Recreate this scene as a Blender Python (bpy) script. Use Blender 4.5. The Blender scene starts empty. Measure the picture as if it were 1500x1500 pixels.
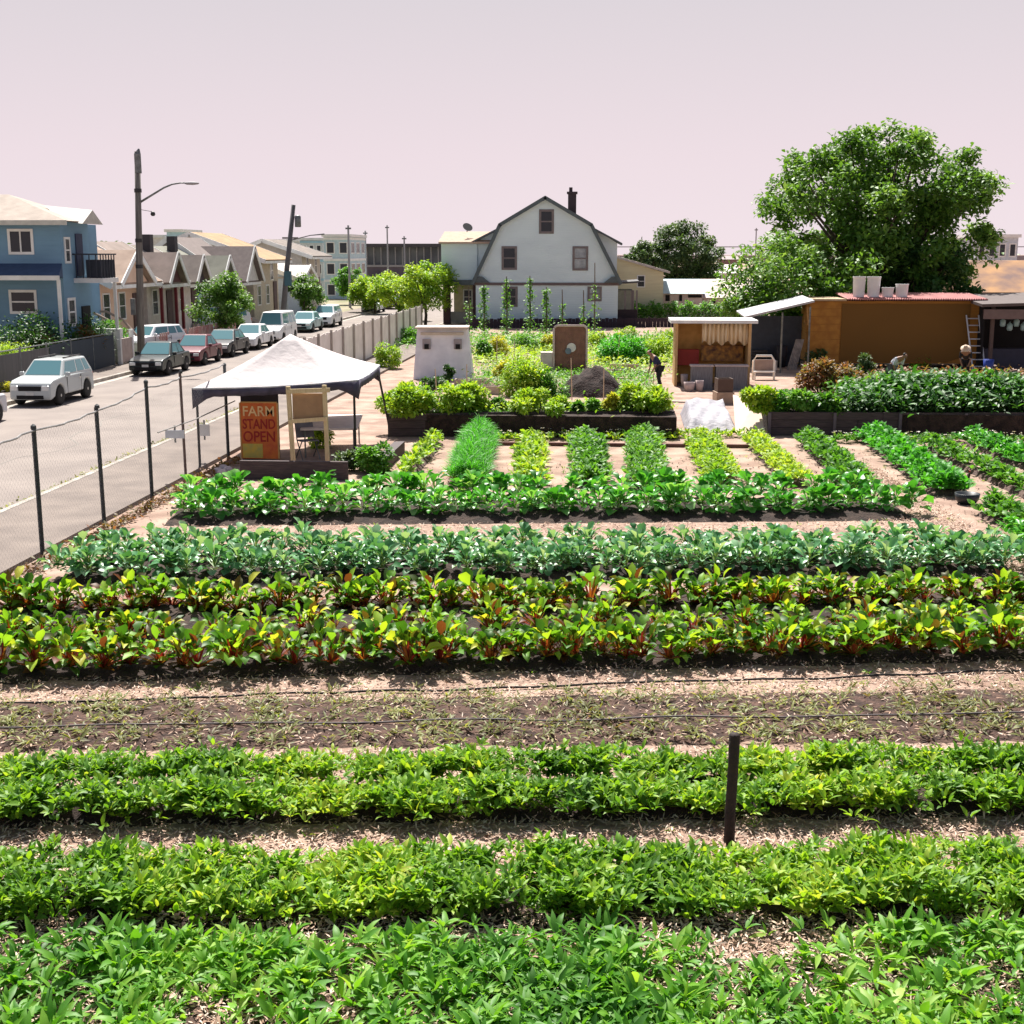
import bpy, bmesh, math, random
import numpy as np
from mathutils import Vector, Matrix, Euler
random.seed(7); RNG = np.random.default_rng(11)
S = bpy.context.scene
COL = S.collection
R = math.radians
PI = math.pi

# ------------------------------------------------------------------ camera, sky, sun, exposure
F = 1900.0
PITCH, YAW, CAMZ = R(11.31), R(4.13), 5.0
cam = bpy.data.cameras.new('camera'); camo = bpy.data.objects.new('camera', cam); COL.objects.link(camo)
camo.location = (0, 0, CAMZ); camo.rotation_euler = (PI/2-PITCH, 0, YAW)
cam.sensor_width = 36; cam.lens = 36*F/1500; cam.clip_start = .1; cam.clip_end = 5000
S.camera = camo
SUN_EL, SUN_AZ = R(57), R(-14)            # azimuth from +Y towards +X
w = bpy.data.worlds.new('World'); S.world = w; w.use_nodes = True
nt = w.node_tree; nt.nodes.clear()
wo = nt.nodes.new('ShaderNodeOutputWorld'); mx = nt.nodes.new('ShaderNodeMixShader')
b1 = nt.nodes.new('ShaderNodeBackground'); b2 = nt.nodes.new('ShaderNodeBackground')
sky = nt.nodes.new('ShaderNodeTexSky'); sky.sky_type = 'NISHITA'; sky.sun_disc = False
sky.sun_elevation = SUN_EL; sky.sun_rotation = SUN_AZ; sky.dust_density = 4
tc = nt.nodes.new('ShaderNodeTexCoord'); sp = nt.nodes.new('ShaderNodeSeparateXYZ')
mr = nt.nodes.new('ShaderNodeMapRange'); mr.inputs[1].default_value = .17; mr.inputs[2].default_value = .38
mr.inputs[3].default_value = 1; mr.inputs[4].default_value = 0
rp = nt.nodes.new('ShaderNodeValToRGB')
rp.color_ramp.elements[0].position = 0; rp.color_ramp.elements[0].color = (.425, .366, .386, 1)
rp.color_ramp.elements[1].position = .2; rp.color_ramp.elements[1].color = (.335, .312, .332, 1)
e = rp.color_ramp.elements.new(.07); e.color = (.405, .348, .370, 1)
L = nt.links.new
L(tc.outputs['Generated'], sp.inputs[0]); L(sp.outputs[2], mr.inputs[0]); L(sp.outputs[2], rp.inputs[0])
L(sky.outputs[0], b1.inputs[0]); b1.inputs[1].default_value = .055
L(rp.outputs[0], b2.inputs[0]); b2.inputs[1].default_value = 1
L(mr.outputs[0], mx.inputs[0]); L(b1.outputs[0], mx.inputs[1]); L(b2.outputs[0], mx.inputs[2]); L(mx.outputs[0], wo.inputs[0])
sun = bpy.data.lights.new('sun', 'SUN'); sun.energy = 4.8; sun.angle = R(.5); sun.color = (1, .95, .88)
suno = bpy.data.objects.new('sun', sun); COL.objects.link(suno)
sd = Vector((math.sin(SUN_AZ)*math.cos(SUN_EL), math.cos(SUN_AZ)*math.cos(SUN_EL), math.sin(SUN_EL)))
suno.rotation_euler = sd.to_track_quat('Z', 'Y').to_euler(); suno.location = sd*60
S.view_settings.view_transform = 'Standard'; S.view_settings.look = 'None'
S.view_settings.exposure = 1.08; S.view_settings.gamma = 1

# ------------------------------------------------------------------ helpers
RM = Euler((PI/2-PITCH, 0, YAW)).to_matrix()
def ray(px, py): return RM @ Vector(((px-750)/F, -(py-750)/F, -1))
def G(px, py, z=0.0):
    d = ray(px, py); t = (z-CAMZ)/d.z; return Vector((d.x*t, d.y*t, z))
def D(px, py, Y):
    d = ray(px, py); t = Y/d.y; return Vector((d.x*t, Y, CAMZ+d.z*t))

def tag(o, label=None, cat=None, group=None, kind=None):
    if label: o['label'] = label
    if cat: o['category'] = cat
    if group: o['group'] = group
    if kind: o['kind'] = kind
    return o
def empty(name, loc, rz=0, label=None, cat=None, group=None):
    o = bpy.data.objects.new(name, None); COL.objects.link(o); o.location = loc; o.rotation_euler = (0, 0, rz)
    o.empty_display_size = .2
    return tag(o, label, cat, group)
def rgba(c): return (c[0], c[1], c[2], 1)
MATS = {}
def mat(name, c, rough=.7, c2=None, scale=4, bump=0, bscale=30, metal=0, spec=.4, stretch=None, detail=6):
    if name in MATS: return MATS[name]
    m = bpy.data.materials.new(name); m.use_nodes = True; n = m.node_tree; b = n.nodes['Principled BSDF']
    b.inputs['Base Color'].default_value = rgba(c); b.inputs['Roughness'].default_value = rough
    b.inputs['Metallic'].default_value = metal; b.inputs['Specular IOR Level'].default_value = spec
    t = n.nodes.new('ShaderNodeTexCoord'); mp = n.nodes.new('ShaderNodeMapping')
    if stretch: mp.inputs['Scale'].default_value = stretch
    n.links.new(t.outputs['Object'], mp.inputs[0])
    if c2 is None: c2 = tuple(x*.82 for x in c)
    ns = n.nodes.new('ShaderNodeTexNoise'); ns.inputs['Scale'].default_value = scale; ns.inputs['Detail'].default_value = detail
    n.links.new(mp.outputs[0], ns.inputs[0])
    cr = n.nodes.new('ShaderNodeValToRGB'); cr.color_ramp.elements[0].position = .36; cr.color_ramp.elements[1].position = .66
    cr.color_ramp.elements[0].color = rgba(c2); cr.color_ramp.elements[1].color = rgba(c)
    n.links.new(ns.outputs[0], cr.inputs[0]); n.links.new(cr.outputs[0], b.inputs['Base Color'])
    if bump:
        n2 = n.nodes.new('ShaderNodeTexNoise'); n2.inputs['Scale'].default_value = bscale; n2.inputs['Detail'].default_value = 8
        n.links.new(mp.outputs[0], n2.inputs[0])
        bp = n.nodes.new('ShaderNodeBump'); bp.inputs['Strength'].default_value = bump; bp.inputs['Distance'].default_value = .05
        n.links.new(n2.outputs[0], bp.inputs['Height']); n.links.new(bp.outputs[0], b.inputs['Normal'])
    MATS[name] = m; return m
def leafmat(name, cols, trans=.4, rough=.52):
    """cols: 3-4 leaf colours picked per leaf"""
    if name in MATS: return MATS[name]
    m = bpy.data.materials.new(name); m.use_nodes = True; n = m.node_tree; b = n.nodes['Principled BSDF']
    out = n.nodes['Material Output']
    at = n.nodes.new('ShaderNodeAttribute'); at.attribute_name = 'var'
    cr = n.nodes.new('ShaderNodeValToRGB'); el = cr.color_ramp.elements
    el[0].position = 0; el[0].color = rgba(cols[0]); el[1].position = 1; el[1].color = rgba(cols[-1])
    for i, c in enumerate(cols[1:-1]):
        q = el.new((i+1)/(len(cols)-1)); q.color = rgba(c)
    n.links.new(at.outputs['Fac'], cr.inputs[0])
    n.links.new(cr.outputs[0], b.inputs['Base Color']); b.inputs['Roughness'].default_value = rough
    b.inputs['Specular IOR Level'].default_value = .4
    tr = n.nodes.new('ShaderNodeBsdfTranslucent'); mm = n.nodes.new('ShaderNodeMixShader'); mm.inputs[0].default_value = trans
    hs = n.nodes.new('ShaderNodeMix'); hs.data_type = 'RGBA'; hs.blend_type = 'MULTIPLY'; hs.inputs[0].default_value = 1
    hs.inputs[7].default_value = (1.55, 1.45, .6, 1)
    n.links.new(cr.outputs[0], hs.inputs[6]); n.links.new(hs.outputs[2], tr.inputs[0])
    n.links.new(b.outputs[0], mm.inputs[1]); n.links.new(tr.outputs[0], mm.inputs[2]); n.links.new(mm.outputs[0], out.inputs[0])
    MATS[name] = m; return m
def glass(name, c=(.03, .05, .06), rough=.08):
    return mat(name, c, rough, c, spec=.35)

class MB:
    def __init__(s): s.v = []; s.f = []
    def add(s, vs, fs):
        o = len(s.v); s.v += [tuple(x) for x in vs]; s.f += [tuple(i+o for i in q) for q in fs]; return s
    def box(s, x0, x1, y0, y1, z0, z1):
        return s.add([(x0,y0,z0),(x1,y0,z0),(x1,y1,z0),(x0,y1,z0),(x0,y0,z1),(x1,y0,z1),(x1,y1,z1),(x0,y1,z1)],
                     [(0,3,2,1),(4,5,6,7),(0,1,5,4),(1,2,6,5),(2,3,7,6),(3,0,4,7)])
    def obox(s, c, a, b, d):
        c, a, b, d = map(Vector, (c, a, b, d)); P = []
        for k in (-1, 1):
            for (i, j) in ((-1,-1),(1,-1),(1,1),(-1,1)): P.append(c+a*i+b*j+d*k)
        return s.add(P, [(0,3,2,1),(4,5,6,7),(0,1,5,4),(1,2,6,5),(2,3,7,6),(3,0,4,7)])
    def prism(s, pts, vec):
        pts = [Vector(p) for p in pts]; vec = Vector(vec); n = len(pts)
        return s.add(pts+[p+vec for p in pts], [tuple(range(n-1, -1, -1)), tuple(range(n, 2*n))]+[(i, (i+1)%n, (i+1)%n+n, i+n) for i in range(n)])
    def slab(s, pts, t):
        pts = [Vector(p) for p in pts]; nn = (pts[1]-pts[0]).cross(pts[2]-pts[0]).normalized()
        return s.prism(pts, nn*t)
    def path(s, pts, rad, n=8, caps=True):
        pts = [Vector(p) for p in pts]; o = len(s.v); fs = []; vs = []
        if not hasattr(rad, '__len__'): rad = [rad]*len(pts)
        for i, p in enumerate(pts):
            t = (pts[min(i+1, len(pts)-1)]-pts[max(i-1, 0)]).normalized()
            a = t.cross(Vector((0, 0, 1)) if abs(t.z) < .9 else Vector((1, 0, 0))).normalized(); b = t.cross(a)
            for k in range(n):
                an = 2*PI*k/n; vs.append(p+(a*math.cos(an)+b*math.sin(an))*rad[i])
        for i in range(len(pts)-1):
            for k in range(n):
                fs.append((i*n+k, i*n+(k+1)%n, (i+1)*n+(k+1)%n, (i+1)*n+k))
        if caps:
            fs.append(tuple(range(n))); fs.append(tuple(range((len(pts)-1)*n+n-1, (len(pts)-1)*n-1, -1)))
        return s.add(vs, fs)
    def tube(s, a, b, r0, r1=None, n=8): return s.path([a, b], [r0, r0 if r1 is None else r1], n)
    def lathe(s, prof, c=(0, 0, 0), axis='z', n=24):
        vs = []; fs = []
        for (r, h) in prof:
            for k in range(n):
                an = 2*PI*k/n; p = (r*math.cos(an), r*math.sin(an), h)
                if axis == 'x': p = (h, p[0], p[1])
                if axis == 'y': p = (p[0], h, p[1])
                vs.append((p[0]+c[0], p[1]+c[1], p[2]+c[2]))
        for i in range(len(prof)-1):
            for k in range(n): fs.append((i*n+k, i*n+(k+1)%n, (i+1)*n+(k+1)%n, (i+1)*n+k))
        fs.append(tuple(range(n))); fs.append(tuple(range(len(prof)*n-1, (len(prof)-1)*n-1, -1)))
        return s.add(vs, fs)
    def build(s, name, m, parent=None, smooth=False, bevel=0, loc=None, label=None, cat=None, group=None, kind=None):
        me = bpy.data.meshes.new(name); me.from_pydata(s.v, [], s.f); me.materials.append(m)
        bm = bmesh.new(); bm.from_mesh(me); bmesh.ops.recalc_face_normals(bm, faces=bm.faces); bm.to_mesh(me); bm.free()
        if smooth: me.polygons.foreach_set('use_smooth', [True]*len(me.polygons))
        o = bpy.data.objects.new(name, me); COL.objects.link(o); o.parent = parent
        if loc is not None: o.location = loc
        if bevel:
            b = o.modifiers.new('Bevel', 'BEVEL'); b.width = bevel; b.segments = 2; b.limit_method = 'ANGLE'; b.angle_limit = R(35)
        return tag(o, label, cat, group, kind)

def npmesh(name, V, Fq, var=None, mats=(), midx=None, smooth=True):
    me = bpy.data.meshes.new(name); nv = len(V); nf = len(Fq)
    me.vertices.add(nv); me.vertices.foreach_set('co', np.ascontiguousarray(V, dtype=np.float32).ravel())
    me.loops.add(nf*4); me.loops.foreach_set('vertex_index', np.ascontiguousarray(Fq, dtype=np.int32).ravel())
    me.polygons.add(nf); me.polygons.foreach_set('loop_start', np.arange(nf, dtype=np.int32)*4)
    me.polygons.foreach_set('loop_total', np.full(nf, 4, dtype=np.int32))
    if midx is not None: me.polygons.foreach_set('material_index', midx.astype(np.int32))
    me.polygons.foreach_set('use_smooth', np.full(nf, smooth))
    for m in mats: me.materials.append(m)
    if var is not None:
        a = me.attributes.new('var', 'FLOAT', 'POINT'); a.data.foreach_set('value', var.astype(np.float32))
    me.update(); me.validate()
    return me
def npobj(name, me, parent=None, **kw):
    o = bpy.data.objects.new(name, me); COL.objects.link(o); o.parent = parent; return tag(o, **kw)

PROF = {'oval': [.18, 1, .9, .04], 'lance': [.3, .85, .6, .02], 'stem': [1, 1, 1, .8], 'paddle': [.12, .5, 1, .35], 'quad': [.35, 1.0, .1]}
def leaves(P, az, el, Ln, Wd, curl, fold=.25, prof='oval'):
    """P (N,3) leaf bases; returns verts, faces, per-vertex leaf index"""
    N = len(P); pr = PROF[prof]; Sg = len(pr)-1
    side = np.stack([-np.sin(az), np.cos(az), np.zeros(N)], 1)
    roll = RNG.normal(0, .35, N)
    pos = P.copy(); rows = []
    for s in range(Sg+1):
        e_ = el-curl*s/Sg
        fw = np.stack([np.cos(e_)*np.cos(az), np.cos(e_)*np.sin(az), np.sin(e_)], 1)
        nr = np.cross(fw, side); sd_ = side*np.cos(roll)[:, None]+nr*np.sin(roll)[:, None]; nn = np.cross(fw, sd_)
        wv = (Wd*pr[s]*.5)[:, None]
        rows += [pos-sd_*wv-nn*wv*fold*-1, pos, pos+sd_*wv-nn*wv*fold*-1]
        pos = pos+fw*(Ln/Sg)[:, None]
    V = np.stack(rows, 1); nvp = (Sg+1)*3
    q = []
    for s in range(Sg):
        a = s*3
        q += [(a, a+1, a+4, a+3), (a+1, a+2, a+5, a+4)]
    q = np.array(q); Fq = (np.arange(N)[:, None, None]*nvp+q[None]).reshape(-1, 4)
    return V.reshape(-1, 3), Fq, np.repeat(np.arange(N), nvp)
def rosette(C, n, Ln, wr, el, curl, scale=None, spread=.02, fold=.25, prof='oval', up=0):
    """n leaves round each centre of C; Ln, el, curl = (lo, hi)"""
    N = len(C); P = np.repeat(C, n, 0)
    sc = np.ones(N) if scale is None else scale; sc = np.repeat(sc, n)
    M = N*n; az = RNG.uniform(0, 2*PI, M)
    P = P+np.stack([np.cos(az)*spread*sc, np.sin(az)*spread*sc, RNG.uniform(0, 1, M)*up*sc], 1)
    l = RNG.uniform(Ln[0], Ln[1], M)*sc
    return leaves(P, az, RNG.uniform(el[0], el[1], M), l, l*wr*RNG.uniform(.8, 1.2, M), RNG.uniform(curl[0], curl[1], M), fold, prof)
def join(parts):
    """parts: list of (V,F,var,midx)"""
    o = 0; Vs = []; Fs = []; vr = []; mi = []
    for (V, Fq, va, m) in parts:
        Vs.append(V); Fs.append(Fq+o); vr.append(va); mi.append(np.full(len(Fq), m)); o += len(V)
    return np.concatenate(Vs), np.concatenate(Fs), np.concatenate(vr), np.concatenate(mi)
def rvar(idx, lo=0, hi=1, clump=None):
    k = RNG.uniform(lo, hi, idx.max()+1)
    if clump is not None: k = np.clip(k*.5+clump*.5, 0, 1)
    return k[idx]

# ------------------------------------------------------------------ materials
M_dirt = mat('pale_dirt', (.40, .285, .225), .95, (.23, .15, .115), 1.3, .6, 14, detail=10)
M_soil = mat('dark_soil', (.055, .034, .026), .95, (.018, .011, .009), 5, .9, 22)
M_asphalt = mat('worn_asphalt', (.245, .208, .186), .9, (.19, .16, .145), .6, .15, 60, detail=9)
M_walk = mat('concrete_walk', (.21, .172, .148), .9, (.15, .122, .107), 1.2, .2, 40)
M_kerb = mat('kerb_concrete', (.42, .38, .34), .85, (.26, .23, .2), 3)
M_white = mat('white_paint', (.78, .78, .76), .55, (.66, .66, .64), 2)
M_black = mat('black_metal', (.02, .02, .022), .5)
M_rubber = mat('rubber', (.018, .018, .018), .85)
M_wood = mat('weathered_timber', (.105, .078, .078), .85, (.055, .042, .045), 3, .5, 12, stretch=(1, 6, 14))
M_pine = mat('pine_wood', (.62, .50, .30), .7, (.50, .39, .22), 5, stretch=(8, 8, .8))
M_brown = mat('brown_board', (.30, .17, .09), .8, (.22, .12, .06), 4)
M_galv = mat('galvanised_steel', (.20, .21, .21), .5, (.11, .12, .12), 6, metal=.4)
M_fpost = mat('dark_post_steel', (.035, .045, .05), .55, (.02, .025, .03), 6)
M_bark = mat('bark', (.11, .085, .065), .9, (.05, .04, .03), 6, .8, 20)
M_pole = mat('pole_wood', (.20, .185, .165), .85, (.12, .11, .1), 2, stretch=(10, 10, .6))
M_glass = glass('window_glass', (.02, .024, .034), .25)
M_carglass = glass('car_glass', (.10, .22, .25), .05)
M_rim = mat('alloy_rim', (.45, .45, .46), .3, metal=.8)
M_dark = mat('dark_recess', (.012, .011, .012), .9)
M_skin = mat('skin', (.30, .17, .11), .6)
M_hair = mat('hair', (.012, .010, .009), .6)
M_chrome = mat('chrome', (.6, .6, .6), .2, metal=1)
M_lamp = mat('headlight_lens', (.7, .72, .72), .12, spec=.9)
M_tail = mat('tail_lens', (.35, .01, .01), .2)

LM_field = leafmat('leaf_field', [(.03, .12, .01), (.08, .25, .02), (.17, .38, .03), (.36, .50, .10)])
LM_low = leafmat('leaf_low_crop', [(.035, .10, .01), (.10, .25, .02), (.24, .42, .03), (.46, .50, .08)])
LM_sparse = leafmat('leaf_sparse', [(.16, .11, .06), (.14, .16, .05), (.24, .27, .09), (.42, .42, .18)])
LM_chard = leafmat('leaf_chard', [(.13, .025, .015), (.035, .11, .012), (.09, .25, .02), (.20, .40, .03), (.34, .50, .035), (.56, .50, .06)])
LM_rstem = leafmat('stem_red', [(.16, .012, .012), (.28, .03, .02), (.40, .14, .03), (.45, .30, .05)], .2)
LM_kale = leafmat('leaf_kale', [(.04, .14, .05), (.07, .22, .085), (.14, .36, .16), (.40, .56, .36)], .25, .35)
LM_collard = leafmat('leaf_collard', [(.03, .14, .02), (.06, .28, .03), (.12, .42, .05), (.34, .54, .22)], .3, .35)
LM_gstem = leafmat('stem_green', [(.12, .22, .06), (.2, .3, .1)], .2)
LM_lime = leafmat('leaf_lime', [(.10, .22, .02), (.20, .38, .03), (.32, .46, .04), (.42, .50, .08)])
LM_mid = leafmat('leaf_mid', [(.035, .12, .015), (.07, .22, .025), (.12, .30, .04), (.18, .34, .06)])
LM_onion = leafmat('leaf_onion', [(.05, .22, .02), (.07, .32, .03), (.10, .40, .05)])
LM_yel = leafmat('leaf_yellow', [(.30, .34, .04), (.42, .44, .05), (.50, .46, .06)])
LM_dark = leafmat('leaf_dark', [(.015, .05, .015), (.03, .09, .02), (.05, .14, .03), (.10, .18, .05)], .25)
LM_right = leafmat('leaf_right', [(.015, .05, .015), (.03, .11, .02), (.06, .20, .03), (.11, .30, .05)], .3)  # dark green crop, with the shade of its lower half put into the tones
LM_red = leafmat('leaf_russet', [(.14, .05, .03), (.22, .10, .05), (.12, .11, .03), (.30, .17, .09)])
LM_tree = leafmat('leaf_tree', [(.03, .09, .012), (.07, .17, .025), (.12, .26, .04), (.24, .36, .12)], .35)
LM_fartree = leafmat('leaf_far_tree', [(.04, .08, .03), (.06, .12, .04), (.09, .16, .06), (.14, .19, .10)], .3)
LM_orange = leafmat('petal_orange', [(.5, .16, .02), (.6, .25, .03)], .3)
LM_petal = leafmat('petal_white', [(.55, .5, .45), (.7, .66, .6)], .2)
LM_straw = leafmat('straw', [(.22, .13, .09), (.42, .28, .2), (.56, .42, .33), (.68, .56, .46)], 0, .9)

# ------------------------------------------------------------------ ground, road, pavements
def grid_ground():
    xs = sorted(set([-1500, -700, -300, -120]+list(np.arange(-60, 61, 3.0))+[120, 300, 700, 1500]))
    ys = sorted(set([-60, -10]+list(np.arange(0, 121, 3.0))+[160, 240, 400, 800, 1600, 3000]))
    vs = [(x, y, 0) for y in ys for x in xs]; nx = len(xs); m = MB()
    m.add(vs, [(j*nx+i, j*nx+i+1, (j+1)*nx+i+1, (j+1)*nx+i) for j in range(len(ys)-1) for i in range(nx-1)])
    return m
grid_ground().build('ground', M_dirt, kind='structure')
KL, KR = -19.8, -11.7      # kerbs
MB().box(KL, KR, -40, 420, -.3, .006).build('road', M_asphalt, kind='structure')
MB().box(KL-2.2, KL-.15, -40, 420, -.3, .135).build('pavement', M_walk, kind='structure')
MB().box(KL-.15, KL, -40, 420, -.3, .15).build('kerb', M_kerb, kind='structure', bevel=.02)
MB().box(KR+.15, KR+2.3, -40, 420, -.3, .09).build('pavement', M_walk, kind='structure')
MB().box(KR, KR+.15, -40, 420, -.3, .105).build('kerb', M_kerb, kind='structure', bevel=.02)
MB().box(KL, KL+.35, -40, 420, -.2, .012).build('gutter', M_kerb, kind='structure')
MB().box(-70, KL-2.2, 40, 420, -.3, .1).build('front_yards', mat('yard_soil', (.33, .27, .2), .95, (.16, .17, .08), .5), kind='structure')
m = MB()
for i in range(14): 
    y = 40+i*9.0; m.box(KL-2.2, KL+.0, y, y+.02, .1, .1362)
m.build('pavement_joints', mat('joint_dark', (.18, .16, .14)), kind='structure')
m = MB()
pts = []
for i in range(40):
    y = 8+i*1.2; pts.append((-14.6+.5*math.sin(i*.7)+.3*math.sin(i*1.9), y, .008))
for i in range(39):
    a, b = pts[i], pts[i+1]; m.add([(a[0]-.02, a[1], .0085), (a[0]+.02, a[1], .0085), (b[0]+.02, b[1], .0085), (b[0]-.02, b[1], .0085)], [(0, 1, 2, 3)])
m.build('road_cracks', mat('tar_crack', (.20, .18, .16), .8), kind='structure')

# ------------------------------------------------------------------ crop beds (ground strips given by their two edge lines)
def strip(fl, fr, bl, br, z=.12, name='soil_bed', mt=None, n=60, edge=.18):
    """raised mound between front line (px=0,y=fl)-(1500,fr) and back line; fl.. may be (px,py) tuples"""
    def pt(q, dflt): 
        return G(*q) if isinstance(q, tuple) else G(dflt, q)
    A, B, C_, D_ = pt(fl, 0), pt(fr, 1500), pt(br, 1500), pt(bl, 0)
    vs = []; fs = []; K = 9
    for i in range(n+1):
        u = i/n; a = A.lerp(B, u); b = D_.lerp(C_, u)
        for k in range(K):
            v = k/(K-1); p = a.lerp(b, v)
            h = z*min(1, min(v, 1-v)/edge) if edge else z
            h = h*(1+.25*math.sin(u*37+k)+.2*math.sin(u*91+k*2.3)) - .02
            if i in (0, n): h = -.02
            vs.append((p.x, p.y+.03*math.sin(u*53+k*1.7), h))
    for i in range(n):
        for k in range(K-1): fs.append((i*K+k, (i+1)*K+k, (i+1)*K+k+1, i*K+k+1))
    m = MB(); m.add(vs, fs)
    o = m.build(name, mt or M_soil, smooth=True, kind='structure')
    return A, B, C_, D_
EXT = 1.12
def line(yl, yr, n, xl=-220, xr=1720):
    """n points on ground along an image line"""
    A, B = G(0, yl), G(1500, yr); d = B-A; t0, t1 = xl/1500, xr/1500
    return A+d*t0, A+d*t1
def ext(yl, yr):
    a, b = line(yl, yr, 0); return a, b
def strip_w(fl, fr, bl, br, **k):
    a, b = ext(fl, fr); d, c = ext(bl, br)
    vs = (a, b, c, d)
    # reuse strip through world points
    m = MB(); n = 90; K = 9; V = []; Fs = []; z = k.get('z', .12)
    for i in range(n+1):
        u = i/n; p0 = a.lerp(b, u); p1 = d.lerp(c, u)
        for q in range(K):
            v = q/(K-1); p = p0.lerp(p1, v); h = z*min(1, min(v, 1-v)/.2)*(1+.25*math.sin(u*61+q)+.2*math.sin(u*133+q*2.3))-.02
            V.append((p.x, p.y+.04*math.sin(u*83+q*1.7), h))
    for i in range(n):
        for q in range(K-1): Fs.append((i*K+q, (i+1)*K+q, (i+1)*K+q+1, i*K+q+1))
    m.add(V, Fs); m.build(k.get('name', 'soil_bed'), k.get('mt', M_soil), smooth=True, kind='structure')
    return vs
def scatter_quad(vs, N, clump=0):
    a, b, c, d = [np.array(v) for v in vs]
    u = RNG.uniform(0, 1, N)[:, None]; v = RNG.uniform(0, 1, N)[:, None]
    return (a*(1-u)+b*u)*(1-v)+(d*(1-u)+c*u)*v
def wave(P, s=1.0, k=0):
    x = P[:, 0]*s; y = P[:, 1]*s
    return .5+.25*np.sin(x*1.7+k)+.15*np.sin(x*4.3+y*2.1+k*2)+.1*np.sin(x*9.1-y*5+k)

Q0 = strip_w(1700, 1700, 1392, 1380, z=.06, mt=mat('brown_soil', (.16, .10, .075), .95, (.05, .03, .024), 5, .9, 22))
Q1 = strip_w(1372, 1362, 1290, 1278, z=.10)
Q2 = strip_w(1214, 1198, 1152, 1136, z=.12)
Q3 = strip_w(1106, 1092, 1026, 1006, z=.07, mt=mat('grey_soil', (.115, .064, .048), .95, (.035, .02, .016), 9, 1, 25))
Q4 = strip_w(1006, 972, 880, 862, z=.14)
def qbed(pts, z=.14, mt=None):
    a, b, c, d = pts; m = MB(); n = 70; K = 9; V = []; Fs = []
    for i in range(n+1):
        u = i/n; p0 = a.lerp(b, u); p1 = d.lerp(c, u)
        for q in range(K):
            v = q/(K-1); p = p0.lerp(p1, v); h = z*min(1, min(v, 1-v)/.2, min(u, 1-u)/.02)*(1+.2*math.sin(u*61+q)+.2*math.sin(u*133+q*2.3))-.02
            V.append((p.x, p.y, h))
    for i in range(n):
        for q in range(K-1): Fs.append((i*K+q, (i+1)*K+q, (i+1)*K+q+1, i*K+q+1))
    m.add(V, Fs); m.build('soil_bed', mt or M_soil, smooth=True, kind='structure'); return pts
Q5 = qbed((G(60, 858), G(1505, 846), G(1440, 805), G(160, 812)))
Q6 = qbed((G(235, 772), G(1352, 764), G(1290, 728), G(268, 734)))

# dense low crops (nobody could count the leaves)
def crop_mass(name, label, cat, Q, N, Ln, wr, mt, h=.18, el=(.2, 1.3), nl=5, prof='oval', z0=.1, dens=None, rows=None, curl=(.2, 1.1)):
    C = scatter_quad(Q, N)
    if rows is not None:
        a, b, c, d = [np.array(v) for v in Q]
        u = RNG.uniform(0, 1, N)[:, None]; rr = np.array(rows)[RNG.integers(0, len(rows), N)]
        v = (rr+RNG.normal(0, .13, N))[:, None]; C = (a*(1-u)+b*u)*(1-v)+(d*(1-u)+c*u)*v
    if dens is not None:
        keep = RNG.uniform(0, 1, N) < dens(C); C = C[keep]
    hh = wave(C, 1.1, 3)
    C[:, 2] = z0+RNG.uniform(0, 1, len(C))**.8*h*(.55+.75*hh)
    V, Fq, ix = rosette(C, nl, Ln, wr, el, curl, scale=.75+.5*wave(C, 2, 1), prof=prof)
    cl = np.clip(wave(C, .9, 5)+RNG.normal(0, .18, len(C)), 0, 1); cl = np.repeat(cl, nl)
    me = npmesh(name, V, Fq, rvar(ix, 0, 1, cl), [mt])
    return npobj(name, me, label=label, cat=cat, kind='stuff')
def d0(C):
    g = wave(C, 1.3, 2)+.35*np.sin(C[:, 1]*3.4+C[:, 0]*.7)
    return np.clip(-.05+1.15*g, .22, 1)
def d1(C):
    x, y = C[:, 0], C[:, 1]
    return np.clip(.62+.3*np.sin(x*7+y*3)+.3*np.sin(x*13.1-y*9)+.25*np.sin(x*3.1+y*17), .12, 1)
crop_mass('leafy_crop', 'broad long-leaved green plants in patchy straw nearest the camera along the bottom of the photo', 'crop bed', Q0, 5200, (.07, .19), .33, LM_field, h=.15, nl=7, prof='lance', z0=.02, dens=d0, el=(-.05, 1.2), curl=(.2, 1.3))
crop_mass('leafy_crop', 'dense low bright green crop bed just in front of the stake, second from the bottom', 'crop bed', Q1, 9000, (.06, .13), .42, LM_low, h=.2, nl=5, prof='lance', dens=d1)
crop_mass('leafy_crop', 'double row of low green plants beside the wooden stake, behind the straw path', 'crop bed', Q2, 12500, (.06, .125), .45, LM_low, h=.2, nl=5, prof='lance', rows=[.15, .85], dens=d1)
crop_mass('sparse_crop', 'thin wilting seedlings on greyish soil between the drip hose and the double green row', 'crop bed', Q3, 2600, (.06, .13), .24, LM_sparse, h=.05, nl=5, prof='lance', el=(.0, .9), z0=.04, dens=d1, rows=[.2, .5, .82])

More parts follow.
